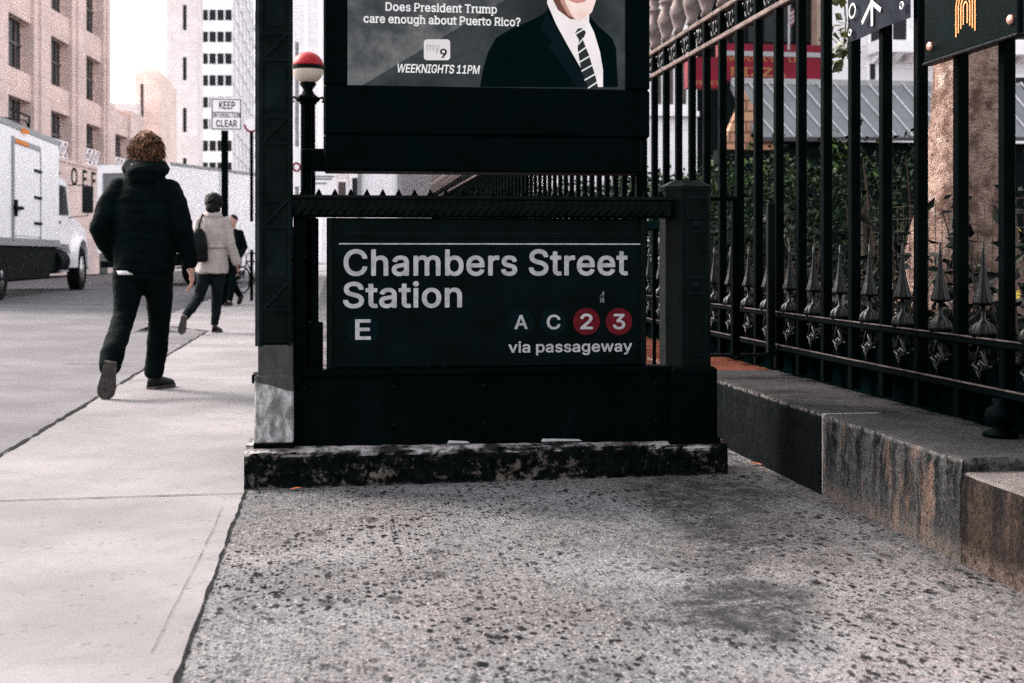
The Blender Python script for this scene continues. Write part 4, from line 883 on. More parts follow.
lay('cheek', [(553, -60), (560, -72), (562, -30), (565, 2), (571, 14), (576, 20), (568, 15), (561, 3), (555, -20)], 4.5, emis('lit_cheek', (.55, .30, .25)))
lay('chin', [(577, 13), (583, 11.5), (588, 13), (584, 18), (579, 18)], 5, emis('lit_chin', (1.0, .70, .64)))
lay('hair', [(549, -40), (551, -70), (560, -88), (578, -94), (594, -88), (602, -70), (602, -42), (597, -62), (588, -70), (566, -70), (556, -58)], 5, m_e_hair)
for a in (568, 587): lay('eye', [(a - 4, -42), (a, -45), (a + 4, -42), (a, -40)], 5, m_e_blk)
lay('nose', [(576, -34), (580, -34), (583, -20), (578, -17), (573, -20)], 5, m_e_nose)
lay('mouth', [(566, -3), (570, 1), (577, 3.4), (584, 2), (590, -3), (584, -1.5), (577, 0), (571, -1.5)], 5, m_e_mouth)
lay('tie', [(575, 33), (578, 28.5), (582, 28), (586, 32), (583, 40), (589, 55), (596, 78), (598, 87), (588, 87), (581, 70), (577.5, 48), (579, 40)], 3, m_e_tie)
for v in (31, 41, 50, 59, 68, 77, 85):
    k = (v - 30) / 57; l = 575.5 + k * 12 if v > 36 else 575; r = l + (9 if v < 36 else 5.5 + 4 * k)
    l = {31: 575.3, 41: 578.5, 50: 578, 59: 579.5, 68: 581.5, 77: 584.5, 85: 588}[v]; r = {31: 585.5, 41: 583.5, 50: 586.5, 59: 590, 68: 592.5, 77: 595.3, 85: 597.4}[v]
    lay('stripe', [(l, v + 2.4), (r, v - 3.8), (r + .2, v - 2.4), (l + .2, v + 3.9)], 4, m_e_white)
lay('lapel', [(546, 12), (556, 26), (575, 62), (590, 87), (578, 87), (560, 62), (548, 46), (553, 42), (541, 30)], 2.5, m_e_lapel)
y_ = YA + .02 - .0015 * 2
def adtext(txt, u0, u1, vb, cap_px, **k):
    x0, x1 = X_(u0, y_), X_(u1, y_); return text_mb(txt, x0, x1, at(480, vb, y_).z, cap_px / F * 5.85, y_, **k).build('lettering', m_e_white, scr, recalc=False)
adtext('Does President Trump', 385.5, 497, 13.2, 8.6, serif=42)
adtext('care enough about Puerto Rico?', 363.5, 520.5, 25.4, 8.6, serif=42)
adtext('WEEKNIGHTS 11PM', 396.5, 479, 74, 8.6, slant=.14, spacing=-14)
lg = []
for cx, cy, a0_ in ((447, 42.5, 0), (427, 42.5, 90), (427, 57, 180), (447, 57, 270)):
    for i in range(5): t = R(a0_ + 22.5 * i); lg.append((cx + 3.2 * math.cos(t), cy - 3.2 * math.sin(t)))
lay('channel_logo', lg, 2, m_e_pale)
y_ = YA + .02 - .0015 * 3
text_mb('my', X_(426.5, y_), X_(440, y_), at(433, 51, y_).z, 8 / F * 5.85, y_).build('lettering', emis('lit_grey', (.50, .47, .48)), scr, recalc=False)
text_mb('9', X_(440, y_), X_(447, y_), at(443, 58, y_).z, 9.2 / F * 5.85, y_).build('lettering', m_e_blk, scr, recalc=False)

# ------------------------------------------------------------------ globe lamp at the far end of the stairs
LY = 11.6; lc = at(308, 68, LY); lr = 15.6 / F * 11.9
gl = thing('globe_lamp', 'subway globe lamp with red top and cream bottom on fluted iron post', 'lamp', (lc.x, LY, 0))
m_globe_red = simple('red_globe_glass', (.235, .006, .010), .5, .15, .15, 6); m_globe_cream = simple('cream_globe_glass', (.46, .385, .32), .5, .2, .08, 6)
def zone(a, b, r):                                       # latitudes in degrees
    return [(r * math.cos(R(t)), r * math.sin(R(t))) for t in [a + (b - a) * i / 8 for i in range(9)]]
m = MB(); m.lathe(zone(4, 89.5, lr), lc, 28); m.build('red_half', m_globe_red, gl, smooth=True)
m = MB(); m.lathe(zone(-70, -3.5, lr), lc, 28); m.build('cream_half', m_globe_cream, gl, smooth=True)
m = MB(); m.lathe([(lr * .98, -.0195), (lr * 1.03, -.016), (lr * 1.03, .016), (lr * .98, .0195)], lc, 28); m.build('band', m_black_gloss, gl)
m = MB(); m.lathe([(.012, 0), (.07, 0), (.062, .06), (.062, .06)], (lc.x, LY, 0), 12)
zt = lc.z - lr
m.lathe([(.10, 0), (.10, .25), (.072, .30), (.066, .35), (.060, zt - .16), (.10, zt - .15), (.105, zt - .12), (.06, zt - .09), (.04, zt - .05), (.075, zt + .0), (.06, zt + .025)], (lc.x, LY, 0), 18)
lp = m.build('post', m_iron, gl, smooth=True)
m = MB()
for j in range(6):
    a = j * math.pi / 3; d = Vector((math.cos(a), math.sin(a), 0)); c_ = Vector((lc.x, LY, zt - .13))
    m.tube([c_ + d * .09, c_ + d * .125 + Vector((0, 0, .015)), c_ + d * .14 + Vector((0, 0, -.01)), c_ + d * .125 + Vector((0, 0, -.03))], .012, 6)
m.build('leaf_collar', m_iron, lp, smooth=True)
m = MB()
for j in range(12):
    a = j * math.pi / 6; m.cyl((lc.x + .060 * math.cos(a), LY + .060 * math.sin(a), .35), (lc.x + .056 * math.cos(a), LY + .056 * math.sin(a), zt - .17), .008, 6)
m.build('fluting', m_iron, lp)

# ------------------------------------------------------------------ litter, and strips of painted light
def dead_leaf(x, y, s, a, label):
    t = MB(); pts = [(0, 0), (.35, .22), (.7, .25), (1, 0), (.7, -.22), (.35, -.2)]
    M_ = Matrix.Translation((x, y, .006)) @ Matrix.Rotation(a, 4, 'Z') @ Matrix.Scale(s, 4)
    V = [M_ @ Vector((p, q, .18 * (q * q * 4) + .1 * p)) for p, q in pts] + [M_ @ Vector((.5, 0, .02))]
    t.add(V, [(i, (i + 1) % 6, 6) for i in range(6)]); o = t.build('fallen_leaf', m_dead_leaf); o['org'] = 0; del o['org']
    return tag(o, label, 'leaf', 'fallen leaves')
gpt = lambda u, v: at(u, v, (HC * F / (v - VH)) * (CS - (u - 512) / F * SN))
q = gpt(289, 491); dead_leaf(q.x, q.y, .055, .3, 'orange dead leaf at the left front corner of the plinth')
q = gpt(764, 466); dead_leaf(q.x, q.y, .07, 2.7, 'orange dead leaf lying against the foot of the stone wall')
for u0, u1, nm in ((447, 470, 'narrow white strip standing for light under the kick panel'), (541, 582, 'wide white strip standing for light under the kick panel')):
    x0, x1 = X_(u0, 5.56), X_(u1, 5.56); m = MB(); m.add([(x0, 5.555, .163), (x1, 5.558, .162), (x1 - .01, 5.585, .166), (x0 + .01, 5.582, .172)], [(0, 1, 2, 3)])  # white strips stand in for light showing under the panel
    tag(m.build('light_gap_strip', m_white_vinyl), nm, 'light strip', 'painted light strips on the plinth')

# ================================================================== CHURCHYARD PLANTS
def leafmesh(mb, pts, size, flat=.35, long=1.0, up=.3):
    """One folded leaf (its own island) at each point."""
    for p in pts:
        s = size * random.uniform(.6, 1.35)
        d = Vector((random.gauss(0, 1), random.gauss(0, 1), random.gauss(up, .7))).normalized()
        q = d.orthogonal().normalized(); q = (q * math.cos(random.random() * 6.28) + d.cross(q) * math.sin(random.random() * 6.28)).normalized()
        n = d.cross(q); L = d * s * long; Wd = q * s * flat
        p = Vector(p)
        mb.add([p, p + L * .5 + Wd + n * s * .08, p + L, p + L * .5 - Wd + n * s * .08], [(0, 1, 2), (0, 2, 3)])
hd = thing('hedge', 'dense dark green leafy hedge behind the iron fence', 'hedge', (4.4, 14, .35))
m = MB(); pts = []
while len(pts) < 24000:
    y = random.uniform(6.2, 27); x = random.uniform(3.75, 5.3); top = 1.84 + .35 * noise.noise(Vector((y * 1.1, x, 2))) + .15 * noise.noise(Vector((y * 4, x * 3, 8))) + .028 * max(0, y - 11)
    if y < 9.6 and .42 < x / y < .575: continue              # a clearing round the old tree
    z = .35 + (top - .35) * (random.random() ** .55)
    if noise.noise(Vector((x * 2.2, y * 2.2, z * 2.2))) > -.18 or random.random() < .12: pts.append((x, y, z))
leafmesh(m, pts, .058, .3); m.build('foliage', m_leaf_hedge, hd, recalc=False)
m = MB(); leafmesh(m, [q for q in pts if q[2] > 1.62 + .028 * max(0, q[1] - 11) and q[0] < 4.5][:650], .07, .3, 1, .6); m.build('foliage', m_leaf_bright, hd, recalc=False)['label'] = 'bright green leaves along the hedge top'
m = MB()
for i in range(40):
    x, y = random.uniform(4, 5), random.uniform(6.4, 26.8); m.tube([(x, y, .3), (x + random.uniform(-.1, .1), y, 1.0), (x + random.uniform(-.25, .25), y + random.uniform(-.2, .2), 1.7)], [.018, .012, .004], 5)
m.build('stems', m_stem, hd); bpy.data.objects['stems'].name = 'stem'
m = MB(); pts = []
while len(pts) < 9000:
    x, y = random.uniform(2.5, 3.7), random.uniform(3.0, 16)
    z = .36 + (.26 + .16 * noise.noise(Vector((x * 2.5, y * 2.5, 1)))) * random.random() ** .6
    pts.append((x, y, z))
leafmesh(m, pts, .07, .34, 1, .5); tag(m.build('dark_leaf_fill', m_leaf_cover, recalc=False), 'low dark leaves added to blacken the soil behind the fence', 'ground cover', kind='stuff')  # added leaves, kept dark to fill the blackness behind the rosettes
protos = []
for j in range(3):
    pm = MB(); stm = MB(); tips = []
    for i in range(9):
        a = random.random() * 6.28; r = random.uniform(.05, .28); h = random.uniform(.45, .95)
        b = Vector((random.uniform(-.08, .08), random.uniform(-.08, .08), 0)); e = b + Vector((r * math.cos(a), r * math.sin(a), h)); md = (b + e) / 2 + Vector((0, 0, .08))
        stm.tube([b, md, e], [.007, .005, .003], 5)
        for k in range(16):
            t = random.uniform(.25, 1); tips.append((b.lerp(md, t * 2) if t < .5 else md.lerp(e, t * 2 - 1)))
    leafmesh(pm, [q + Vector((random.gauss(0, .025), random.gauss(0, .025), random.gauss(0, .025))) for q in tips], .085, .2, 1.0, .4)
    protos.append((pm, stm))
used = {}
spots = [(2.95, 5.2, 1.0), (3.05, 5.9, 1.05), (2.9, 6.55, .9), (3.1, 7.2, 1.1), (2.95, 7.9, .95), (3.05, 8.7, 1.1), (2.9, 9.5, 1.0), (3.1, 10.4, 1.1), (3.0, 11.5, 1.0)]
kinds = ['first and closest leafy plant at the right end behind the fence', 'leafy plant behind the fence under the slate banner', 'low leafy plant behind fence, third from the right end', 'tall leafy plant behind fence left of the wide gap',
         'leafy plant behind the fence near the infill railing', 'bushy leafy plant behind the top of the infill railing', 'leafy plant seen beside the right entrance post', 'leafy plant seen through gap beside station sign', 'small leafy plant farthest along behind the fence']
for i, (x, y, s) in enumerate(spots):
    k = i % 3
    t = thing('leafy_plant', kinds[i], 'plant', (x, y, .35), 1.3 * i, 'leafy plants behind the fence', world=False); t.scale = (s, s, s)
    if k not in used:
        pm, stm = protos[k]; used[k] = (pm.build('foliage', m_leaf_dark, t, recalc=False), stm.build('stem', m_stem, t))
    else:
        for o in used[k]: clone(o, t, (0, 0, 0))
t = thing('flowering_plant', 'small plant with bright yellow leaves at the right edge behind fence', 'plant', (3.42, 5.75, .35))
m = MB(); leafmesh(m, [Vector((3.42 + random.gauss(0, .1), 5.75 + random.gauss(0, .1), .85 + random.gauss(0, .14))) for _ in range(70)], .06, .35); m.build('foliage', m_leaf_yellow, t, recalc=False)
m = MB()
for i in range(5): m.tube([(3.42, 5.75, .33), (3.42 + random.gauss(0, .08), 5.75 + random.gauss(0, .08), .9)], [.008, .003], 5)
m.build('stem', m_stem, t)
# big old tree
TX, TY = 4.58, 9.0
tr = thing('old_tree', 'thick old tree trunk with mottled pink and brown bark in churchyard', 'tree', (TX, TY, .35))
m = MB(); rs = []; n = 40
for i in range(40):
    z = .30 + i * .17; k = max(0, 1 - (z - .3) / 2.0); rr = .262 + .30 * k ** 2.2 + .01 * max(0, z - 4)
    lean = .02 * z
    ring = []
    for j in range(n):
        a = 2 * math.pi * j / n
        q = rr * (1 + .10 * k * math.sin(5 * a + .7) + .07 * noise.noise(Vector((math.cos(a) * 1.8, math.sin(a) * 1.8, z * 1.3))) + .05 * noise.noise(Vector((math.cos(a) * 6, math.sin(a) * 6, z * 4))))
        q += .22 * k ** 1.4 * max(0, math.cos(a - R(200))) ** 4
        ring.append(Vector((TX + lean + q * math.cos(a), TY + q * math.sin(a), z)))
    rs.append(ring)
m.rings(rs); top = Vector((TX + .14, TY, 6.9))
tips = []
for i in range(9):
    a = i * .7; e = top + Vector((math.cos(a) * random.uniform(1.2, 2.6), math.sin(a) * random.uniform(1.2, 2.6), random.uniform(.3, 2.2)))
    md = top.lerp(e, .5) + Vector((0, 0, .3)); m.tube([top - Vector((0, 0, .5)), md, e], [.16, .08, .02], 8); tips += [md, e, md.lerp(e, .5)]
    for k in range(3):
        e2 = e + Vector((random.gauss(0, .7), random.gauss(0, .7), random.gauss(.1, .5))); m.tube([md.lerp(e, .6), e2], [.03, .01], 6); tips.append(e2)
m.build('trunk', m_bark, tr, smooth=True)
m = MB(); pts = []
for _ in range(9000):
    c = random.choice(tips); pts.append(c + Vector((random.gauss(0, .45), random.gauss(0, .45), random.gauss(0, .35))))
# one drooping branch hangs into view
db = [top + Vector((-.3, -.1, .1)), Vector((3.7, 8.8, 5.2)), at(838, -60, 8.6), at(846, 20, 8.5), at(843, 62, 8.45)]
for i in range(110):
    t = random.random(); k = min(2 + int(t * 2), 3); q = db[k].lerp(db[k + 1], random.random()); pts.append(q + Vector((random.gauss(0, .05), random.gauss(0, .05), random.gauss(0, .04))))
leafmesh(m, pts, .085, .38, 1, -.2); m.build('crown', m_leaf_tree, tr, recalc=False)
m = MB(); m.tube(db, [.03, .02, .01, .005, .002], 6); m.build('branch', m_stem, tr)
# wire mesh fence between the iron fence and the tree
wf = thing('wire_fence', 'low rusty wire mesh fence round the foot of the old tree', 'fence', (3.6, 7.6, .35))
m = MB(); wA, wB = Vector((3.55, 8.4, 0)), Vector((3.75, 6.0, 0))
for i in range(33):
    q = wA.lerp(wB, i / 32); m.tube([(q.x, q.y, .35), (q.x, q.y, 1.28)], .0022, 4)
for j in range(12):
    z = .40 + j * .08; m.tube([(wA.x, wA.y, z), (wB.x, wB.y, z)], .0022, 4)
m.build('mesh_panel', m_stem, wf)
for q in (wA, wB): m = MB(); m.cyl((q.x, q.y, .3), (q.x, q.y, 1.32), .02, 8); m.build('post', m_stem, wf)

# ================================================================== BEYOND THE CHURCHYARD
KY = 34.0
ks = thing('market_kiosk', 'grey roofed kiosk with red lettered fascia and brick gable behind hedge', 'kiosk', (at(800, 0, KY).x, KY, 0))
P = lambda u, v, y=KY: at(u, v, y)
m = MB(); a, b, c, d = P(731, 83), P(1020, 83), P(1052, 137, KY - 1.2), P(757, 137, KY - 1.2)
m.add([a, b, c, d, a + Vector((0, .1, -.12)), b + Vector((0, .1, -.12)), c + Vector((0, .1, -.1)), d + Vector((0, .1, -.1))], [(0,1,2,3),(4,7,6,5),(0,4,5,1),(1,5,6,2),(2,6,7,3),(3,7,4,0)])
rf = m.build('roof', m_roof_grey, ks)
m = MB(); dirv = (P(0, 0) - P(0, 0))
for i in range(-2, 18):
    u0 = 731 + 17 * i
    lo = 54 * 17 * .055
    q0, q1 = Vector(P(u0, 83)), Vector(P(u0 + 46, 137, KY - 1.2))
    nn = (q1 - q0)
    if u0 < 731:                                          # clip to the roof's left edge
        tt = (731 - u0) / (46 - 26); q0 = q0.lerp(q1, min(1, tt))
        if tt >= 1: continue
    m.tube([q0 + Vector((0, -.05, .01)), q1 + Vector((0, -.05, .01))], .022, 5)
m.build('seam', m_seam, rf); 
m = MB(); m.box((a.x, KY - .06, a.z - .02), (b.x, KY + .04, a.z + .14)); m.build('ridge', m_white_vinyl, rf)
m = MB(); q0, q1 = P(720, 80), P(824, 45); m.box((q0.x, KY + .06, q0.z), (q1.x, KY + .4, q1.z)); fs = m.build('fascia', m_shop_red, ks)
m = MB(); q0, q1 = P(687, 88), P(721, 58); m.box((q0.x, KY - .1, q0.z), (q1.x, KY + .3, q1.z)); fs2 = m.build('fascia', m_shop_red, ks)
m = MB(); q0, q1 = P(719, 55), P(824, 52.6); m.box((q0.x, KY + .04, q0.z), (q1.x, KY + .07, q1.z)); m.build('white_band', m_white_vinyl, ks)
yk = KY + .055
def ktext(txt, u0, u1, vb, cap, par, y=yk):
    text_mb(txt, P(u0, 0, y).x, P(u1, 0, y).x, P(0, vb, y).z if False else at(760, vb, y).z, cap / F * 35.2, y).build('lettering', m_gold, par, recalc=False)
ktext("NEW YORK'S", 716, 776, 61.5, 5, fs); ktext('LE', 789, 799, 61.5, 5, fs); ktext('PIZZA', 731, 786, 76.5, 9, fs)
ktext('STREET', 689, 720, 86, 4, fs2, KY - .106)
m = MB(); q = P(757, 137, KY - 1.0); m.box((q.x, KY - .6, 0), (c.x - .4, KY + 3, q.z - .05)); m.build('body', m_dark, ks)
m = MB(); w0, w1, wt_ = P(712, 150), P(760, 150), P(731, 96)
m.prism([(w0.x, w0.z - .05), (w1.x + .1, w0.z - .05), (w1.x + .1, w1.z), (wt_.x + .1, wt_.z), (w0.x, w0.z)], KY - .9, KY - .62); m.build('gable_wall', m_brick, ks); m = MB(); m.box((w0.x + .02, KY - .88, 0), (w1.x + .08, KY - .64, w0.z - .052)); m.build('base_wall', m_dark, ks)
BY = 47.0
def bl(name, label, u0, u1, top, mat, y=BY, depth=12, cat='building'):
    x0, x1 = X_(u0, y), X_(u1, y)
    t = thing(name, label, cat, ((x0 + x1) / 2, y, 0)); m = MB(); m.box((x0, y, -.1), (x1, y + depth, top)); m.build('wall', mat, t); return t, x0, x1
def win(par, u0, v0, u1, v1, y, mat=m_win, frame=None, proud=.03):
    a, b = at(u0, v1, y), at(u1, v0, y); m = MB(); m.box((a.x, y - proud, a.z), (b.x, y + .05, b.z)); o = m.build('window', mat, par)
    if frame:
        m = MB(); f = .09
        for s in ((a.x - f, a.z - f, a.x, b.z + f), (b.x, a.z - f, b.x + f, b.z + f), (a.x, b.z, b.x, b.z + f), (a.x, a.z - f, b.x, a.z)):
            m.box((s[0], y - proud - .04, s[1]), (s[2], y + .02, s[3]))
        m.build('frame', frame, o)
    return o
b1, _, _ = bl('corner_building', 'pale corner building with white bands seen past the fence finials', 560, 697, 22, m_white_wall_b)
for v in (8, 30, 112): m = MB(); a, b = at(560, v + 3, BY), at(697, v, BY); m.box((a.x, BY - .3, a.z), (b.x, BY - .002, b.z)); m.build('band', m_white_paint, b1)
for u in (655, 667, 680): win(b1, u, 40, u + 6, 104, BY, m_win_warm)
for u in (655, 667, 680): win(b1, u, -30, u + 6, 4, BY)
b2, x0, x1 = bl('glass_building', 'dark glass fronted building behind the red fascia', 698, 830, 22, m_dark, BY + .4)
for u in (700, 716, 732, 748, 764, 780, 798): win(b2, u, -40, u + 12, 42, BY + .4, m_glass_dark)
m = MB(); a, b = at(815, 150, BY), at(824, -60, BY); m.box((a.x, BY - .2, 0), (b.x, BY + .39, b.z)); m.build('column', m_tan_col, b2)
b3, _, _ = bl('white_building', 'white rendered building with bracketed cornice behind the big tree', 831, 1150, 22, m_white_wall, BY - .4)
YB = BY - .4
m = MB(); a, b = at(868, 55, YB), at(1150, 50, YB); m.box((a.x, YB - .9, a.z), (b.x, YB - .002, b.z)); cn = m.build('cornice', m_white_paint, b3)
for u in list(range(872, 1120, 16)):
    m = MB(); a, b = at(u, 64, YB), at(u + 7, 55.2, YB); m.prism([(YB - .8, b.z), (YB - .002, b.z), (YB - .002, a.z), (YB - .3, a.z + .08), (YB - .7, b.z - .12)], a.x, b.x, axis='x'); m.build('bracket', m_white_paint, cn)
for u0, v0, u1, v1 in ((870, 28, 879, 49), (892, 0, 906, 40), (1014, 78, 1034, 128), (1014, -20, 1030, 40), (940, -20, 960, 40), (960, 80, 985, 130), (869, 64, 875, 80)): win(b3, u0, v0, u1, v1, YB, m_win, m_white_paint)
fl = thing('small_flag', 'small red and white striped flag on a thin pole above the red fascia', 'flag', (P(789, 0).x, KY - .2, 4))
yf = KY - .2
m = MB(); q0, q1 = at(789, 50, yf), at(789.5, -5, yf); m.cyl(q0, q1, .03, 8); m.build('pole', m_grey_metal, fl)
for i in range(7):
    a = at(789.6, 27 - 2.2 * i, yf); b = at(796, 22.5 - 2.2 * i, yf); h = 2.2 / F * 35
    m = MB(); m.add([(a.x, yf, a.z), (b.x, yf + .15, b.z), (b.x, yf + .15, b.z + h), (a.x, yf, a.z + h)], [(0, 1, 2, 3)]); m.build('stripe', m_shop_red if i % 2 == 0 else m_white_vinyl, fl)

# ================================================================== BUILDINGS ACROSS THE STREET
FA = math.atan2(.0867, .9962)
po = thing('office_building', 'pink limestone office building with deep window bays and carved letters OFF', 'building', (-18, 0, 0), -FA, world=False)
# local frame: x points towards the street, y runs along the facade
def fbox(m, y0, y1, z0, z1, x0, x1): m.box((x0, y0, z0), (x1, y1, z1))
bays = [44.1, 49.8, 55.5, 61.2, 66.9]; RW = 3.3; TOP = 26; DEP = .55
m = MB(); y = 38
for s in bays:
    fbox(m, y, s, 5.45, TOP, -6, 0); y = s + RW
    fbox(m, s, s + RW, 5.45, TOP, -6, -DEP)
fbox(m, y, 71.6, 5.45, TOP, -6, 0)
fbox(m, 38, 71.6, 0, 5.45, -6, .03)
y = 38
for s in bays + [71.6]:
    if s - y > 1.2: fbox(m, y + (s - y) * .28, y + (s - y) * .72, 5.46, TOP, -.01, .10)
    y = s + RW
m.build('wall', m_lime, po)
def bay_fill(s, par, full=True):
    fr = [(5.62, 7.55)] + ([(8.95, 10.95), (12.4, 14.6), (16, 18.2), (19.6, 21.8)] if full else [])
    for z0, z1 in fr:
        m = MB(); fbox(m, s + .05, s + RW - .25, z0, z1, -DEP - .02, -DEP + .04); wn = m.build('window', m_win, par)
        m = MB(); fbox(m, s + .05, s + RW - .25, (z0 + z1) / 2 - .05, (z0 + z1) / 2 + .05, -DEP + .04, -DEP + .10)
        for q in (.36, .68): fbox(m, s + RW * q - .06, s + RW * q + .06, z0, (z0 + z1) / 2 - .05, -DEP + .04, -DEP + .10); fbox(m, s + RW * q - .06, s + RW * q + .06, (z0 + z1) / 2 + .05, z1, -DEP + .04, -DEP + .10)
        m.build('sash', m_win_warm, wn)
    for z0, z1 in [(7.58, 8.75)] + ([(10.98, 12.2), (14.65, 15.8)] if full else []):
        m = MB(); fbox(m, s, s + RW, z0, z1, -DEP, -.14); sp_ = m.build('spandrel_panel', m_lime, par)
        m = MB()
        for q in range(6): fbox(m, s + .2, s + RW - .2, z0 + .12 + q * .16, z0 + .15 + q * .16, -.142, -.128)
        for q in range(3): fbox(m, s + .9 + q * .7, s + .95 + q * .7, z0 + .15, z1 - .15, -.144, -.122)
        m.build('carving', m_lime_warm, sp_)
    m = MB(); n = 4
    for q in range(n):
        a, b = s + .15 + (RW - .3) * q / n, s + .15 + (RW - .3) * (q + 1) / n
        for z0, z1 in ((5.55, 6.3), (6.3, 5.55)): m.tube([(-.18, a, z0), (-.18, b, z1)], .035, 5)
        m.tube([(-.18, a, 5.55), (-.18, a, 6.3)], .035, 5)
    for z in (5.55, 6.3): m.tube([(-.18, s + .15, z), (-.18, s + RW - .15, z)], .035, 5)
    m.build('window_guard', m_white_paint, par)
for s in bays: bay_fill(s, po)
m = MB(); fbox(m, 38, 71.6, 5.30, 5.44, .03, .10); m.build('string_course', m_lime, po)
# carved letters: O F F
frm = lambda a, b, c: Vector((.045 - c, a, b))
def carved(ch, yc, w_, z, h):
    return text_mb(ch, yc - w_ / 2, yc + w_ / 2, z, h, 0, frame=frm)
for ch, yc in (('O', 64.7), ('F', 66.5), ('F', 68.1)): carved(ch, yc, 1.05 if ch == 'O' else .8, 4.30, .85).build('letter', m_dark, po, recalc=False)
m = MB(); fbox(m, 62.3, 62.45, 4.65, 4.8, .03, .045); m.build('letter', m_dark, po)
m = MB(); fbox(m, 69.2, 70.8, 0, 2.5, .03, .05); m.build('door', m_win, po)
# lower wing, set beyond the tall part
pw = thing('office_wing', 'lower limestone wing with one window bay beyond the tall office', 'building', (-18, 0, 0), -FA, world=False)
m = MB(); s = 72.6
fbox(m, 71.62, s, 0, 9.1, -6, -.02); fbox(m, s, s + RW, 0, 9.1, -6, -DEP); fbox(m, s + RW, s + RW + 3.2, 0, 9.1, -6, -.02); fbox(m, s, s + RW, 0, 5.45, -DEP, -.02)
m.build('wall', m_lime, pw); bay_fill(s, pw, False)
def boxb(name, label, u0, u1, v, Y, depth, mat, cat='building'):
    a, b = at(u0, v, Y), at(u1, v, Y); t = thing(name, label, cat, ((a.x + b.x) / 2, Y, 0)); m = MB(); m.box((a.x, Y, -.1), (b.x, Y + depth, a.z)); m.build('wall', mat, t); return t
sb = boxb('stepped_building', 'warm tan stepped building with tall narrow window beyond the limestone wing', 135, 160, 72, 96, 10, m_lime_warm)
m = MB(); a, b = at(139, 82, 96), at(156, 66, 96); m.box((a.x, 97, a.z), (b.x, 105, b.z)); m.build('upper_step', m_lime_warm, sb)
m = MB(); a, b = at(114, 170, 94), at(137, 103, 94); m.box((a.x, 94, 0), (b.x, 102, b.z)); m.build('lower_step', m_lime_pale, sb)
win(sb, 140.5, 84, 143.5, 118, 96, m_win_warm)
wb = boxb('white_block', 'plain whitish block with three small dark windows in a column', 166, 197.2, -30, 124, 5.5, m_lime_pale)
for v0, v1 in ((5, 30), (57, 80), (108, 132), (158, 166)): win(wb, 183, v0, 186.5, v1, 124, m_win)
ot = boxb('office_tower', 'pale office tower with rows of four dark windows', 199.5, 232, -60, 205, 60, m_white_wall_b)
for r in range(9):
    v = -12 + 21.8 * r
    for c in range(4): win(ot, 201.5 + 7.9 * c, v, 208 + 7.9 * c, v + 10.5, 205, m_glass_dark)
a = at(232, 0, 205)
for k in range(6):
    m = MB(); m.box((a.x, 208 + k * 9, 0), (a.x + .35, 208.8 + k * 9, 60)); m.build('mullion', m_pale_band, ot)
for r in range(12):
    m = MB(); z = 6 + r * 3.6; m.box((a.x, 206, z), (a.x + .2, 264, z + 1.1)); m.build('window_band', m_pale_band, ot)
pt = boxb('pale_tower', 'very pale tower at the end of the street behind the globe lamp', 268, 334, -60, 160, 20, m_white_wall_b)
for c in range(4):
    m = MB(); a = at(276 + 14 * c, 0, 160); m.box((a.x, 159.7, 0), (a.x + .5, 159.998, 40)); m.build('pier', m_white_paint, pt)
# things glimpsed over and beside the rail
hp = thing('hoarding', 'white corrugated hoarding seen between rail and screen', 'hoarding', (at(385, 0, 44).x, 44, 0))
m = MB(); a, b = at(362, 160, 44), at(397, 160, 44); n = 28
V = []
for i in range(n + 1):
    x = a.x + (b.x - a.x) * i / n; V += [(x, 44 + .05 * (i % 2), 0), (x, 44 + .05 * (i % 2), 4.6)]
m.add(V, [(2*i, 2*i+2, 2*i+3, 2*i+1) for i in range(n)]); m.build('panel', m_white_paint, hp)
m = MB(); m.box((a.x - .15, 43.9, 0), (a.x - .001, 44.1, 4.8)); m.box((b.x + .001, 43.9, 0), (b.x + .15, 44.1, 4.8)); m.build('post', m_grey_metal, hp)
sf = boxb('cream_shop', 'cream shop front with dark lamp bracket seen over the rail', 332, 364, 120, 52, 6, m_lime_pale)
win(sf, 338, 182, 346, 197, 52, m_win_warm, m_white_paint); win(sf, 352, 178, 360, 197, 52, m_win, m_white_paint)
nb = thing('notice_board', 'white notice board with grey heading seen just above the rail', 'notice board', (at(323, 0, 16).x, 16, 0))
m = MB(); a, b = at(311, 205, 16), at(337, 171, 16); m.bbox((a.x, 16, a.z), (b.x, 16.05, b.z), .008); m.build('board', m_white_paint, nb)
m = MB()
for v, k in ((176, .8), (178.5, .7), (183, .5)): q = at(313, v, 16); m.box((a.x + .03, 15.994, q.z - .012), (a.x + .03 + (b.x - a.x) * k, 15.999, q.z + .006))
m.build('heading_band', m_grey_metal, nb)
m = MB(); m.cyl((a.x + .04, 16.07, 0), (a.x + .04, 16.07, b.z), .02, 8); m.cyl((b.x - .04, 16.07, 0), (b.x - .04, 16.07, b.z), .02, 8); m.build('leg', m_grey_metal, nb)
rs_ = thing('round_street_sign', 'white street sign with red ring seen left of the globe lamp post', 'sign', (at(297, 0, 20).x, 20, 0))
c_ = at(296.5, 167, 20); m = MB(); m.bbox((c_.x - .16, 20, c_.z - .3), (c_.x + .12, 20.02, c_.z + .3), .004); m.build('plate', m_white_paint, rs_)
m = MB(); m.tube([c_ + Vector((.055 * math.cos(t), -.004, .06 * math.sin(t))) for t in [i * math.pi / 8 for i in range(17)]], .014, 6); m.build('red_ring', m_shop_red, rs_)
m = MB(); m.cyl((c_.x, 20.06, 0), (c_.x, 20.06, at(0, 35, 20).z), .035, 10); m.build('pole', m_grey_metal, rs_)

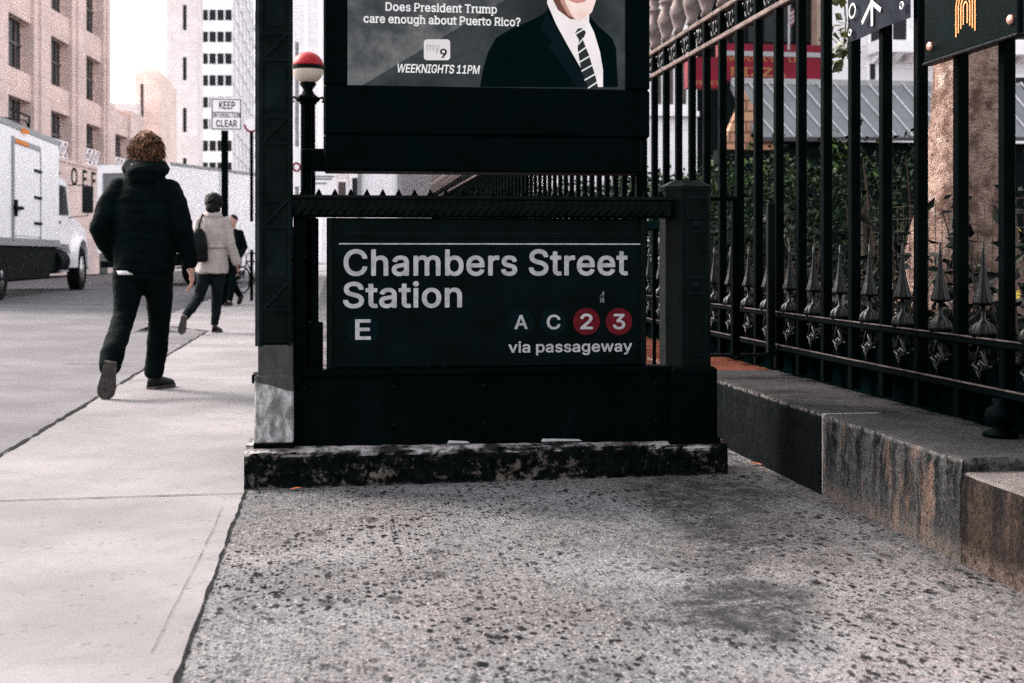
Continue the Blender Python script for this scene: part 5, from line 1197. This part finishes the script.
# ================================================================== STREET SIGNS
SYY = 25.3
ss = thing('street_sign', 'white rectangular sign reading KEEP INTERSECTION CLEAR on dark pole', 'sign', (at(225, 0, SYY).x, SYY, 0))
a, b = at(210.5, 130.3, SYY), at(242.3, 98, SYY)
m = MB(); m.bbox((a.x, SYY, a.z), (b.x, SYY + .012, b.z), .003); m.build('plate', m_white_paint, ss)
m = MB(); e = .022; f = .016
for q in ((a.x + e, a.z + e, b.x - e, a.z + e + f), (a.x + e, b.z - e - f, b.x - e, b.z - e), (a.x + e, a.z + e + f, a.x + e + f, b.z - e - f), (b.x - e - f, a.z + e + f, b.x - e, b.z - e - f)): m.box((q[0], SYY - .004, q[1]), (q[2], SYY - .001, q[3]))
m.build('border', m_black, ss)
for tx, u0, u1, vb, cp in (('KEEP', 219, 235, 109, 7.6), ('INTERSECTION', 213, 240.2, 117.6, 5.8), ('CLEAR', 216, 237, 127, 7)):
    text_mb(tx, X_(u0, SYY), X_(u1, SYY), at(0, vb, SYY).z if False else at(225, vb, SYY).z, cp / F * 25, SYY - .004).build('lettering', m_black, ss, recalc=False)
m = MB(); q = at(224.8, 0, SYY + .06); m.bbox((q.x - .065, SYY + .02, 0), (q.x + .065, SYY + .10, b.z - .1), .01); m.build('pole', m_black, ss)
s2 = thing('parking_sign', 'small round red and white parking sign on thin pole', 'sign', (at(251.5, 0, 28).x, 28, 0))
c_ = at(251.5, 125, 28); m = MB(); m.cyl((c_.x, 28.01, c_.z), (c_.x, 28.0, c_.z), .15, 28); m.build('disc', m_white_paint, s2)
m = MB(); m.tube([c_ + Vector((.14 * math.cos(t), -.006, .14 * math.sin(t))) for t in [R(180 + i * 15) for i in range(13)]], .022, 6); m.build('red_rim', m_shop_red, s2)
m = MB(); m.cyl((c_.x, 28.04, 0), (c_.x, 28.04, c_.z - .05), .035, 8); m.build('pole', m_black, s2)
m = MB(); a, b = at(247.5, 250, 28), at(256, 222, 28); m.bbox((a.x, 27.9, a.z), (b.x, 27.99, b.z), .01); m.build('control_box', m_white_paint, s2)

# ================================================================== TRUCKS
boxb('grey_storefront', 'grey shop row beyond the rail seen past the fence', 396, 470, 166, 58, 6, m_roof_grey)
def wheel(par, c, r, wd, side):
    """Truck wheel with its axle along x; side = +1 shows its face to +x."""
    x, y, z = c; M_ = Matrix.Rotation(R(90) * side, 4, 'Y')
    m = MB(); m.lathe([(r * .60, wd * .42), (r * .72, wd * .5), (r * .93, wd * .48), (r, wd * .38), (r, -wd * .38), (r * .93, -wd * .48), (r * .5, -wd * .5)], c, 28, M_); wh = m.build('wheel', m_tyre, par, smooth=False)
    m = MB(); m.lathe([(r * .60, wd * .425), (r * .55, wd * .30), (r * .34, wd * .22), (r * .26, wd * .40), (r * .10, wd * .50), (.002, wd * .52)], c, 24, M_)
    m.build('rim', m_chrome, wh, smooth=True)
    m = MB()
    for k in range(8):
        a = k * math.pi / 4; m.sph((x + side * wd * .27, y + r * .44 * math.cos(a), z + r * .44 * math.sin(a)), r * .07, 6, 5)
    m.build('hand_hole', m_dark, wh)
    return wh
ta = thing('box_truck', 'white box truck with hinged side door and orange marker lamp at left edge', 'truck', (-7.93, 32.9, .03), 0, world=False)
m = MB(); m.bbox((-1.27, -8, 1.22), (1.27, 0, 3.62), .03); bx = m.build('cargo_box', m_white_paint, ta)
m = MB(); m.box((1.24, -8.02, 3.60), (1.285, .02, 3.72)); m.box((-1.285, -8.02, 3.60), (-1.24, .02, 3.72)); m.box((-1.24, -.06, 3.6), (1.24, .02, 3.72)); m.box((1.255, -8.02, 1.14), (1.29, .02, 1.30)); m.build('edge_rail', m_grey_metal, bx)
m = MB(); m.bbox((1.272, -4.55, 1.35), (1.288, -2.15, 3.28), .004); dr = m.build('side_door', m_white_paint, bx); dr['label'] = 'white hinged side door of the cargo box'
m = MB(); m.box((1.272, -4.72, 1.25), (1.30, -4.56, 3.42)); m.box((1.272, -4.555, 3.29), (1.298, -2.10, 3.40)); m.box((1.272, -2.14, 1.25), (1.296, -2.06, 3.29)); m.build('door_frame', m_grey_metal, dr)
for z in (1.62, 2.2, 2.8): m = MB(); m.box((1.289, -2.75, z), (1.31, -2.02, z + .06)); m.build('hinge', m_dark, dr)
m = MB(); m.box((1.30, -4.7, 1.90), (1.36, -4.0, 1.97)); m.box((1.30, -4.62, 1.75), (1.35, -4.5, 2.1)); m.build('handle', m_dark, dr)
m = MB(); m.bbox((1.286, -3.9, 3.57), (1.33, -3.4, 3.66), .01); m.build('marker_lamp', m_orange_glow, bx)
m = MB(); m.bbox((1.299, -4.5, 3.30), (1.32, -3.4, 3.37), .005); m.build('lamp_reflection', m_orange_glow, dr)  # glowing strip stands for the marker lamp's reflection above the door
m = MB(); m.box((-.6, -8, .75), (.6, 3.4, 1.0)); m.box((1.0, -7.2, .42), (1.24, -.9, 1.13)); m.box((-1.2, -7.9, 1.0), (1.2, 0, 1.21)); m.build('chassis', m_dark, ta)
m = MB(); m.cyl((1.05, -.1, .78), (1.05, .95, .78), .30, 20); m.bbox((.8, -.85, .55), (1.22, -.15, 1.05), .02); m.build('fuel_tank', m_dark, ta)
m = MB(); m.box((.9, .05, 1.12), (1.25, 1.2, 1.17)); m.box((1.0, .1, .52), (1.28, 1.1, .57)); m.build('step', m_grey_metal, ta)
cabp = [(.03, 1.20), (.03, 2.75), (.30, 2.88), (1.10, 2.80), (1.22, 2.70), (1.62, 1.98), (2.3, 1.86), (3.35, 1.66), (3.60, 1.45), (3.62, 1.0)] + [(2.35 + .70 * math.cos(t), .62 + .70 * math.sin(t)) for t in [R(28 + i * 15.5) for i in range(9)]] + [(1.45, 1.20)]
KS = 1.10
cabp = [(a * KS, b) for a, b in cabp]
m = MB(); m.prism(cabp, -1.19, 1.19, axis='x'); cb = m.build('cab', m_white_paint, ta, bevel=.03)
m = MB(); m.prism([(.26, 1.92), (.28, 2.68), (1.12, 2.66), (1.50, 1.95)], 1.188, 1.205, axis='x'); m.build('side_window', m_win, cb)
m = MB(); m.prism([(1.255, 2.60), (1.60, 2.0), (1.63, 2.02), (1.285, 2.62)], -1.0, 1.0, axis='x'); m.build('windscreen', m_win, cb)
m = MB(); m.prism([(.16, 1.22), (.18, 2.68), (1.14, 2.66), (1.46, 1.96), (1.44, 1.22)], 1.191, 1.198, axis='x'); dd = m.build('cab_door', m_white_paint, cb)
m = MB(); m.box((1.199, .25, 1.72), (1.23, .42, 1.78)); m.build('handle', m_dark, dd)
m = MB(); m.tube([(1.19, 1.45, 2.72), (1.62, 1.75, 2.74), (1.66, 1.78, 2.4), (1.62, 1.75, 1.95), (1.19, 1.5, 1.9)], .014, 6); mr = m.build('mirror', m_dark, cb)
m = MB(); m.bbox((1.48, 1.72, 2.02), (1.76, 1.80, 2.72), .02); m.build('mirror_glass', m_glass_dark, mr)
m = MB(); arc = [(2.585 + .74 * math.cos(t), .62 + .72 * math.sin(t)) for t in [R(i * 15) for i in range(13)]]; arc2 = [(2.585 + .84 * math.cos(t), .62 + .80 * math.sin(t)) for t in [R(180 - i * 15) for i in range(13)]]
m.prism(arc + arc2, .80, 1.36, axis='x'); m.build('fender', m_white_paint, ta); m = MB(); m.prism(arc + arc2, -1.36, -.80, axis='x'); m.build('fender', m_white_paint, ta)
m = MB(); m.bbox((-1.25, 3.85, .55), (1.25, 4.10, .95), .03); m.build('bumper', m_grey_metal, ta)
for sx in (1, -1):
    wheel(ta, (sx * 1.19, 2.585, .57), .57, .32, sx); wheel(ta, (sx * 1.08, -5.4, .55), .55, .34, sx)
m = MB(); m.tube([(1.0, -6, 3.72), (1.0, -2.2, 3.98), (1.0, -1.9, 3.72)], .02, 5); m.tube([(1.0, -3.6, 4.1), (1.0, -1.9, 4.1), (1.0, -2.0, 3.72)], .025, 5); m.build('roof_bracket', m_dark, bx)
tb = thing('semi_trailer', 'white trailer with plain side turning across the street behind walkers', 'trailer', (-6.07, 40.9, .03), R(-23.6), world=False)
m = MB(); m.bbox((-1.25, 0, 1.0), (1.25, 9.5, 3.70), .03); tx_ = m.build('cargo_box', m_white_paint, tb)
m = MB(); m.box((1.235, -.01, 3.66), (1.27, 9.5, 3.75)); m.box((-1.27, -.01, 3.66), (-1.235, 9.5, 3.75)); m.box((1.2525, 3.0, 1.1), (1.258, 3.03, 3.6)); m.box((1.2525, 6.2, 1.1), (1.258, 6.23, 3.6)); m.build('edge_rail', m_grey_metal, tx_)
m = MB()
for q in ((-1.25, 3.45, 1.25, 3.70), (-1.25, 1.0, 1.25, 1.14), (-1.25, 1.14, -1.08, 3.45), (1.08, 1.14, 1.25, 3.45)): m.box((q[0], -.06, q[1]), (q[2], -.003, q[3]))
m.build('rear_frame', m_white_paint, tb)
m = MB(); m.box((-1.07, -.02, 1.15), (1.07, -.004, 3.44)); m.build('rear_door', m_roof_grey, tb)
m = MB(); m.box((1.16, 1.2, .42), (1.22, 9.3, .998)); m.build('side_skirt', m_white_paint, tb)
m = MB(); m.box((-.9, .1, .6), (.9, 9, .99)); m.box((-1.15, -.05, .55), (1.15, .05, .75)); m.build('chassis', m_dark, tb)
for sx in (1, -1):
    wheel(tb, (sx * .95, 1.9, .5), .5, .34, sx); wheel(tb, (sx * .95, 8.2, .5), .5, .34, sx)

# ================================================================== BICYCLE
bk = thing('bicycle', 'black bicycle standing by the kerb half hidden behind tall entrance post', 'bicycle', (at(254, 0, 33).x, 33, 0), R(35), world=False)
for y in (-.52, .52):
    M_ = Matrix.Rotation(R(90), 4, 'Y'); m = MB(); m.tube([(0, y + .33 * math.cos(t), .345 + .33 * math.sin(t)) for t in [i * math.pi / 16 for i in range(33)]], .022, 8); wl = m.build('wheel', m_tyre, bk)
    m = MB()
    for k in range(12): t = k * math.pi / 6; m.tube([(0, y, .345), (0, y + .32 * math.cos(t), .345 + .32 * math.sin(t))], .004, 4)
    m.sph((0, y, .345), .035, 8, 6); m.build('spokes', m_grey_metal, wl)
m = MB(); A_, B_, C_, D_, E_ = (0, -.52, .345), (0, -.05, .30), (0, -.18, .80), (0, .36, .82), (0, .52, .345)
for p, q in ((A_, B_), (B_, C_), (A_, C_), (C_, D_), (B_, D_), (D_, E_)): m.cyl(p, q, .018, 8)
m.build('frame', m_black, bk)
m = MB(); m.tube([(-.26, .3, 1.0), (-.1, .40, 1.02), (0, .36, .95), (.1, .40, 1.02), (.26, .3, 1.0)], .014, 6); m.cyl((0, .36, .82), (0, .36, .96), .015, 6); m.build('handlebar', m_black, bk)
m = MB(); m.sph((0, -.22, .92), (.07, .13, .03), 10, 6); m.cyl((0, -.18, .8), (0, -.2, .91), .014, 6); m.build('saddle', m_black, bk)

# ================================================================== PEOPLE (local frame: x right, y forward, z up)
def hand(m, w_, down, side, s=1.0, curl=.6):
    """Palm and five separate bent fingers hanging from the wrist."""
    d = Vector(down).normalized(); f = Vector((0, 1, 0)); f = (f - d * f.dot(d)).normalized(); n = d.cross(f) * side
    w_ = Vector(w_)
    m.limb([w_ - d * .03 * s, w_ + d * .02 * s], [.026 * s, .027 * s], 10)
    for k in range(5):
        q = f * (.030 - .015 * k) * s; m.limb([w_ + d * .01 * s + q * .6, w_ + d * .085 * s + q], [.015 * s, .0135 * s], 8)
    for k, (L, o) in enumerate(((.074, .033), (.082, .012), (.076, -.010), (.060, -.030))):
        a = w_ + d * .088 * s + f * o * s
        b = a + (d * .9 + n * -.35) * L * .45 * s; c = b + (d * .75 + n * -curl) * L * .32 * s; e = c + (d * .5 + n * -curl * 1.2) * L * .26 * s
        m.limb([a, b, c, e], [.0098 * s, .0092 * s, .0085 * s, .0075 * s], 8)
    t0 = w_ + d * .03 * s + f * .030 * s; t1 = t0 + (d * .6 + f * .7 - n * .2) * .038 * s; t2 = t1 + (d * .9 + f * .25 - n * .3) * .034 * s
    m.limb([t0, t1, t2], [.0125 * s, .011 * s, .009 * s], 8)
def head(m, c, s=1.0, face=1, neck=None):
    """Head looking along +y * face, with nose, brow, chin, lips and ears."""
    c = Vector(c); F_ = face
    m.sph(c + Vector((0, -.012 * F_, .018)) * s, (.076 * s, .096 * s, .098 * s), 18, 14)
    m.sph(c + Vector((0, .020 * F_, -.048)) * s, (.058 * s, .072 * s, .068 * s), 16, 12)
    m.sph(c + Vector((0, .068 * F_, -.098)) * s, (.026 * s, .022 * s, .020 * s), 10, 8)
    m.limb([c + Vector((0, .088 * F_, .01)) * s, c + Vector((0, .108 * F_, -.028)) * s], [.010 * s, .015 * s], 8)
    for q in (-1, 1):
        m.sph(c + Vector((.031 * q, .078 * F_, .018)) * s, (.022 * s, .014 * s, .010 * s), 8, 6)
        m.sph(c + Vector((.032 * q, .078 * F_, -.002)) * s, (.013 * s, .010 * s, .009 * s), 8, 6)
        m.sph(c + Vector((.080 * q, -.008 * F_, -.012)) * s, (.012 * s, .022 * s, .034 * s), 8, 6)
    m.sph(c + Vector((0, .086 * F_, -.062)) * s, (.024 * s, .010 * s, .008 * s), 8, 6)
    if neck: m.limb([c + Vector((0, -.015 * F_, -.06)) * s, Vector(neck)], [.056 * s, .062 * s], 14)
def shoe(name, par, heel, toe, up, s=1.0):
    """Leather upper and separate sole from heel to toe; up is the direction away from the sole."""
    h, t, up = Vector(heel), Vector(toe), Vector(up).normalized(); d = (t - h).normalized(); up = (up - d * up.dot(d)).normalized(); sd = d.cross(up); L = (t - h).length
    m = MB()
    prof = [(0.0, .030, .078), (.12, .037, .086), (.30, .037, .080), (.5, .042, .062), (.7, .049, .050), (.88, .045, .040), (1.0, .024, .028)]
    rs = []
    for a, hw, ht in prof:
        c = h + d * a * L; rs.append([c + sd * hw * s * math.cos(q) + up * (.016 + ht * s * max(0, math.sin(q)) ) for q in [i * math.pi / 8 for i in range(-1, 10)]])
    m.rings(rs); o = m.build(name, m_shoe, par, smooth=True)
    m = MB(); pts = [(a, hw * 1.1) for a, hw, _ in prof]; out = [h + d * (a * L) + sd * hw * s for a, hw in pts] + [h + d * (a * L) - sd * hw * s for a, hw in pts[::-1]]
    out.insert(7, t + d * .012); n = len(out)
    V = out + [p + up * .022 for p in out]
    m.add(V, [tuple(range(n))[::-1], tuple(range(n, 2 * n))] + [(i, (i + 1) % n, n + (i + 1) % n, n + i) for i in range(n)]); m.build('sole', m_sole, o)
    return o
def at_ground(u, t):
    return Vector((t * ((u - 512) / F * CS + SN), t * (CS - (u - 512) / F * SN), 0))

# ------------------------------------------------------------------ the man in the black jacket
g0 = at_ground(140, 9.2)
mp = thing('person', 'person with curly hair in black padded jacket striding away, closest walker', 'person', g0, 0, world=False)
hc = (.040, .06, 1.725); neck = (.032, .0, 1.55)
sL, sR = (-.145, 0, 1.44), (.205, 0, 1.44); eL, eR = (-.265, -.07, 1.16), (.300, -.06, 1.16); wL, wR = (-.17, .20, .93), (.345, .04, .885)
hL, hR = (-.06, 0, .93), (.115, .01, .93); kL, kR = (-.100, -.06, .53), (.118, .13, .51); aL, aR = (-.130, -.43, .27), (.070, .225, .09)
m = MB(); head(m, hc, 1.05, 1, neck)
m.torso([(.03, .0, .86, .13, .09), (.03, .0, .95, .15, .10), (.03, .0, 1.1, .14, .095), (.03, 0, 1.3, .16, .10), (.03, 0, 1.45, .17, .09), (.03, 0, 1.53, .10, .07)])
for s_, e_, w__ in ((sL, eL, wL), (sR, eR, wR)): m.limb([s_, e_, w__], [.052, .043, .030], 12)
for h_, k_, a_ in ((hL, kL, aL), (hR, kR, aR)): m.limb([h_, k_, a_], [.085, .058, .042], 12)
hand(m, wR, (.12, .05, -1), 1, 1.12); hand(m, wL, (.35, .4, -.6), -1, 1.0)
m.blob('body', m_skin, mp, .0075, 2)
# hair: many small overlapping locks round the skull
C_ = Vector(hc) + Vector((0, -.016, .024))
m = MB(); m.sph(C_, (.100, .108, .106), 18, 14); m.sph(C_ + Vector((0, -.05, -.105)), (.078, .052, .065), 14, 10)
hr = m.blob('hair', m_hair, mp, .008, 1, lambda co: .016 * noise.noise(co * 22) + .01 * noise.noise(co * 50))
m = MB(); n_ = 0
while n_ < 1500:
    d = Vector((random.gauss(0, 1), random.gauss(0, 1), random.gauss(.1, 1))).normalized()
    if (d.y > .5 and d.z < .5) or d.z < -.95: continue
    n_ += 1; p0_ = C_ + Vector((d.x * .092, d.y * .10, d.z * .10)) + (Vector((0, -.02, -.04)) if d.z < -.4 else Vector())
    if d.z < -.4: p0_.x *= .92
    t1 = d.orthogonal().normalized(); t2 = d.cross(t1); a0_ = random.random() * 6.28; L_ = random.uniform(.035, .075); rr = random.uniform(.005, .012); tw = random.choice((-1, 1)) * random.uniform(3, 7)
    flow = (Vector((random.gauss(0, .3), -.25, -.9)) + d * random.uniform(.15, .75)).normalized()
    pts = []
    for k in range(7):
        q = k / 6; pts.append(p0_ + flow * (L_ * q) + Vector((0, 0, -.020 * q * q)) + (t1 * math.cos(a0_ + tw * q) + t2 * math.sin(a0_ + tw * q)) * rr * min(1, q * 2) + d * .004)
    m.tube(pts, [.0034, .0036, .0036, .0034, .003, .0024, .001], 4)
m.build('curls', m_hair, hr, smooth=True, recalc=False)
# jacket: quilted body, hood roll and sleeves
m = MB(); m.torso([(.03, 0, .845, .205, .145), (.03, 0, .87, .212, .150), (.03, -.005, .98, .216, .155), (.03, -.01, 1.12, .218, .16), (.03, -.01, 1.28, .222, .16), (.03, -.005, 1.38, .212, .145), (.03, 0, 1.45, .175, .125), (.033, 0, 1.50, .145, .115), (.035, .0, 1.55, .118, .105), (.035, .0, 1.60, .105, .10), (.035, .005, 1.63, .095, .095)], 28)
m.limb([(-.145, 0, 1.435), (-.215, -.04, 1.31), eL, (-.235, .02, 1.05), (-.18, .16, .95)], [.082, .080, .074, .066, .06], 14)
m.limb([(.205, 0, 1.43), (.262, -.03, 1.31), eR, (.322, -.01, 1.02), (.342, .035, .925)], [.082, .080, .074, .063, .053], 14)
for q in range(9):                                    # thick collar and folded hood
    a = math.pi * (1.0 + q / 8.0); m.sph((.036 + .105 * math.cos(a), .01 + .11 * math.sin(a), 1.585 - .03 * abs(math.sin(a))), (.058, .055, .062), 10, 8)
m.sph((.036, -.115, 1.535), (.115, .06, .085), 14, 10)
def quilt(co):
    k = max(0, 1 - abs(co.x - .03) / .24)
    return .006 * abs(math.sin(co.z * math.pi / .07 + 1.2 * noise.noise(co * 4))) * (.25 + k) + .010 * noise.noise(co * 7) + .006 * noise.noise(Vector((co.x * 14, co.y * 14, co.z * 26)))
m.blob('jacket', m_jacket, mp, .011, 3, quilt)
m = MB(); m.torso([(-.075, -.01, .832, .085, .130), (-.075, -.01, .86, .088, .132)], 24); m.build('shirt_hem', m_shirt, mp, smooth=True)
m = MB(); m.torso([(.03, 0, .80, .185, .125), (.03, 0, .88, .20, .135), (.03, 0, .97, .19, .125)], 20)
m.limb([(-.075, 0, .82), (-.085, -.02, .68), kL, (-.115, -.22, .41), (-.128, -.385, .30)], [.118, .098, .079, .077, .077], 16); m.limb([(-.128, -.385, .30), (-.135, -.43, .225)], [.081, .074], 14)
m.limb([(.115, .01, .82), (.120, .06, .68), kR, (.095, .18, .30), (.072, .205, .135)], [.116, .098, .079, .074, .075], 16)
def crease(co): return .007 * noise.noise(Vector((co.x * 12, co.y * 12, co.z * 9))) + .006 * noise.noise(Vector((co.x * 9 + co.z * 14, co.y * 9, co.z * 24))) * max(.25, 1 - abs(co.z - .25) / .3)
m.blob('trousers', m_trouser, mp, .011, 3, crease)
shoe('shoe', mp, (-.118, -.515, .255), (-.165, -.445, .002), (0, 1, .15), 1.12)
shoe('shoe', mp, (.050, .165, .003), (.175, .385, .003), (0, 0, 1), 1.12)
m = MB(); m.sph((-.035, -.125, 1.60), (.010, .006, .008), 8, 6); m.build('hood_button', m_grey_metal, mp, smooth=True)

# ------------------------------------------------------------------ the woman in the beige coat
g1 = at_ground(209, 16.2)
wp = thing('person', 'person in beige coat and black hat with black shoulder bag walking away', 'person', g1, 0, world=False)
hc = (.055, .03, 1.60); neck = (.05, 0, 1.43)
sL, sR = (-.11, 0, 1.38), (.205, 0, 1.38); eL, eR = (-.17, -.02, 1.10), (.27, -.03, 1.10); wL, wR = (-.10, .10, .92), (.345, .03, .845)
hL, hR = (-.03, 0, .86), (.115, 0, .86); kL, kR = (-.115, -.03, .46), (.095, .05, .45); aL, aR = (-.255, -.34, .20), (.065, .03, .08)
m = MB(); head(m, hc, 1.0, 1, neck)
m.torso([(.045, 0, .82, .14, .10), (.045, 0, .95, .14, .10), (.045, 0, 1.1, .115, .085), (.045, 0, 1.3, .135, .09), (.045, 0, 1.40, .12, .075), (.05, 0, 1.45, .07, .06)])
for s_, e_, w__ in ((sL, eL, wL), (sR, eR, wR)): m.limb([s_, e_, w__], [.044, .036, .026], 10)
for h_, k_, a_ in ((hL, kL, aL), (hR, kR, aR)): m.limb([h_, k_, a_], [.078, .052, .036], 10)
hand(m, wR, (.15, .1, -1), 1, .95); hand(m, wL, (.3, .3, -.8), -1, .95)
m.blob('body', m_skin_dark, wp, .009, 2)
m = MB(); m.sph((.055, .01, 1.635), (.112, .118, .118), 18, 14); m.sph((.055, -.035, 1.555), (.095, .085, .075), 14, 10)
m.blob('hat', m_hair_blk, wp, .010, 2, lambda co: .012 * noise.noise(co * 30))
m = MB(); m.torso([(.04, -.01, .74, .195, .16), (.04, -.01, .80, .20, .16), (.045, -.01, .95, .19, .15), (.045, -.005, 1.08, .165, .13), (.045, 0, 1.22, .178, .13), (.045, 0, 1.34, .178, .12), (.045, 0, 1.41, .14, .10), (.05, 0, 1.47, .085, .085), (.05, 0, 1.50, .075, .08)], 26)
m.limb([sL, eL, (-.115, .08, .94)], [.068, .062, .055], 12); m.limb([sR, (.25, -.02, 1.24), eR, (.335, .02, .885)], [.070, .066, .062, .056], 12)
for q in range(7): a = math.pi * (1 + q / 6); m.sph((.05 + .085 * math.cos(a), .0 + .085 * math.sin(a), 1.46), (.04, .035, .045), 8, 6)
m.blob('coat', m_coat, wp, .011, 2, lambda co: .014 * noise.noise(Vector((co.x * 11, co.y * 11, co.z * 5))) + .008 * noise.noise(Vector((co.x * 20, co.y * 20, co.z * 14 + co.x * 30))))
m = MB(); m.torso([(.045, -.012, 1.055, .178, .142), (.045, -.012, 1.095, .178, .142)], 24); m.build('belt', m_coat, wp, smooth=True)
m = MB(); m.limb([(-.02, 0, .84), (-.065, -.01, .66), kL, (-.19, -.20, .32), (-.245, -.315, .23)], [.108, .09, .070, .062, .052], 12); m.limb([(.11, 0, .84), (.105, .03, .66), kR, (.08, .05, .26), (.066, .035, .12)], [.108, .09, .068, .060, .050], 12)
m.sph((.045, 0, .84), (.165, .12, .10), 14, 10)
m.blob('trousers', m_jean, wp, .012, 2, crease)
shoe('shoe', wp, (-.255, -.405, .23), (-.30, -.335, .01), (0, 1, .2), .95); shoe('shoe', wp, (.060, -.02, .003), (.115, .205, .003), (0, 0, 1), .95)
m = MB(); m.torso([(-.10, -.20, .88, .09, .06), (-.105, -.205, .92, .115, .07), (-.11, -.20, 1.10, .115, .07), (-.11, -.18, 1.24, .085, .055), (-.11, -.16, 1.30, .04, .03)], 20)
bg_ = m.blob('shoulder_bag', m_bag, wp, .012, 3)
m = MB(); m.tube([(-.11, -.17, 1.26), (-.10, -.135, 1.38), (-.075, -.03, 1.472), (-.08, .06, 1.44), (-.13, .11, 1.25)], .014, 8); m.build('strap', m_bag, bg_, smooth=True)

# ------------------------------------------------------------------ the walker in the dark suit
g2 = at_ground(233, 25.0)
tp_ = thing('person', 'person in dark suit walking, half hidden behind the beige coat', 'person', g2, R(150), world=False)
hc = (0, .02, 1.62); neck = (0, 0, 1.44); sL, sR = (-.165, 0, 1.39), (.165, 0, 1.39); eL, eR = (-.23, -.06, 1.12), (.23, .02, 1.12); wL, wR = (-.22, .10, .92), (.22, .16, .95)
hL, hR = (-.08, 0, .9), (.08, 0, .9); kL, kR = (-.09, .14, .50), (.08, -.04, .49); aL, aR = (-.08, .24, .09), (.08, -.36, .17)
m = MB(); head(m, hc, 1.0, 1, neck); m.torso([(0, 0, .86, .13, .09), (0, 0, 1.1, .13, .09), (0, 0, 1.4, .13, .085), (0, 0, 1.46, .07, .06)])
for s_, e_, w__ in ((sL, eL, wL), (sR, eR, wR)): m.limb([s_, e_, w__], [.046, .038, .027], 10)
for h_, k_, a_ in ((hL, kL, aL), (hR, kR, aR)): m.limb([h_, k_, a_], [.08, .054, .038], 10)
hand(m, wL, (0, .2, -1), -1); hand(m, wR, (0, .2, -1), 1)
m.blob('body', m_skin, tp_, .010, 2)
m = MB(); m.sph((0, -.012, 1.665), (.084, .100, .088), 14, 10); m.blob('hair', m_hair_blk, tp_, .010, 1, lambda co: .006 * noise.noise(co * 40))
m = MB(); m.torso([(0, 0, .80, .19, .13), (0, 0, .95, .185, .13), (0, 0, 1.1, .175, .12), (0, 0, 1.3, .20, .13), (0, 0, 1.40, .175, .11), (0, 0, 1.47, .085, .08)], 24); m.limb([sL, eL, (-.22, .08, .95)], [.068, .06, .05], 12); m.limb([sR, eR, (.22, .14, .98)], [.068, .06, .05], 12)
m.blob('suit_jacket', m_suit, tp_, .012, 2)
m = MB(); m.torso([(0, .112, 1.15, .012, .02), (0, .100, 1.40, .055, .03), (0, .07, 1.48, .06, .03)], 12); m.build('shirt_front', m_shirt, tp_, smooth=True)
m = MB(); m.limb([(-.075, 0, .85), kL, (-.082, .225, .13)], [.11, .078, .06], 12); m.limb([(.075, 0, .85), kR, (.08, -.33, .20)], [.11, .078, .06], 12); m.sph((0, 0, .85), (.16, .12, .10), 12, 8); m.blob('trousers', m_suit, tp_, .013, 2)
shoe('shoe', tp_, (-.08, .17, .003), (-.085, .41, .003), (0, 0, 1)); shoe('shoe', tp_, (.08, -.44, .18), (.085, -.32, .01), (0, 1, .4))
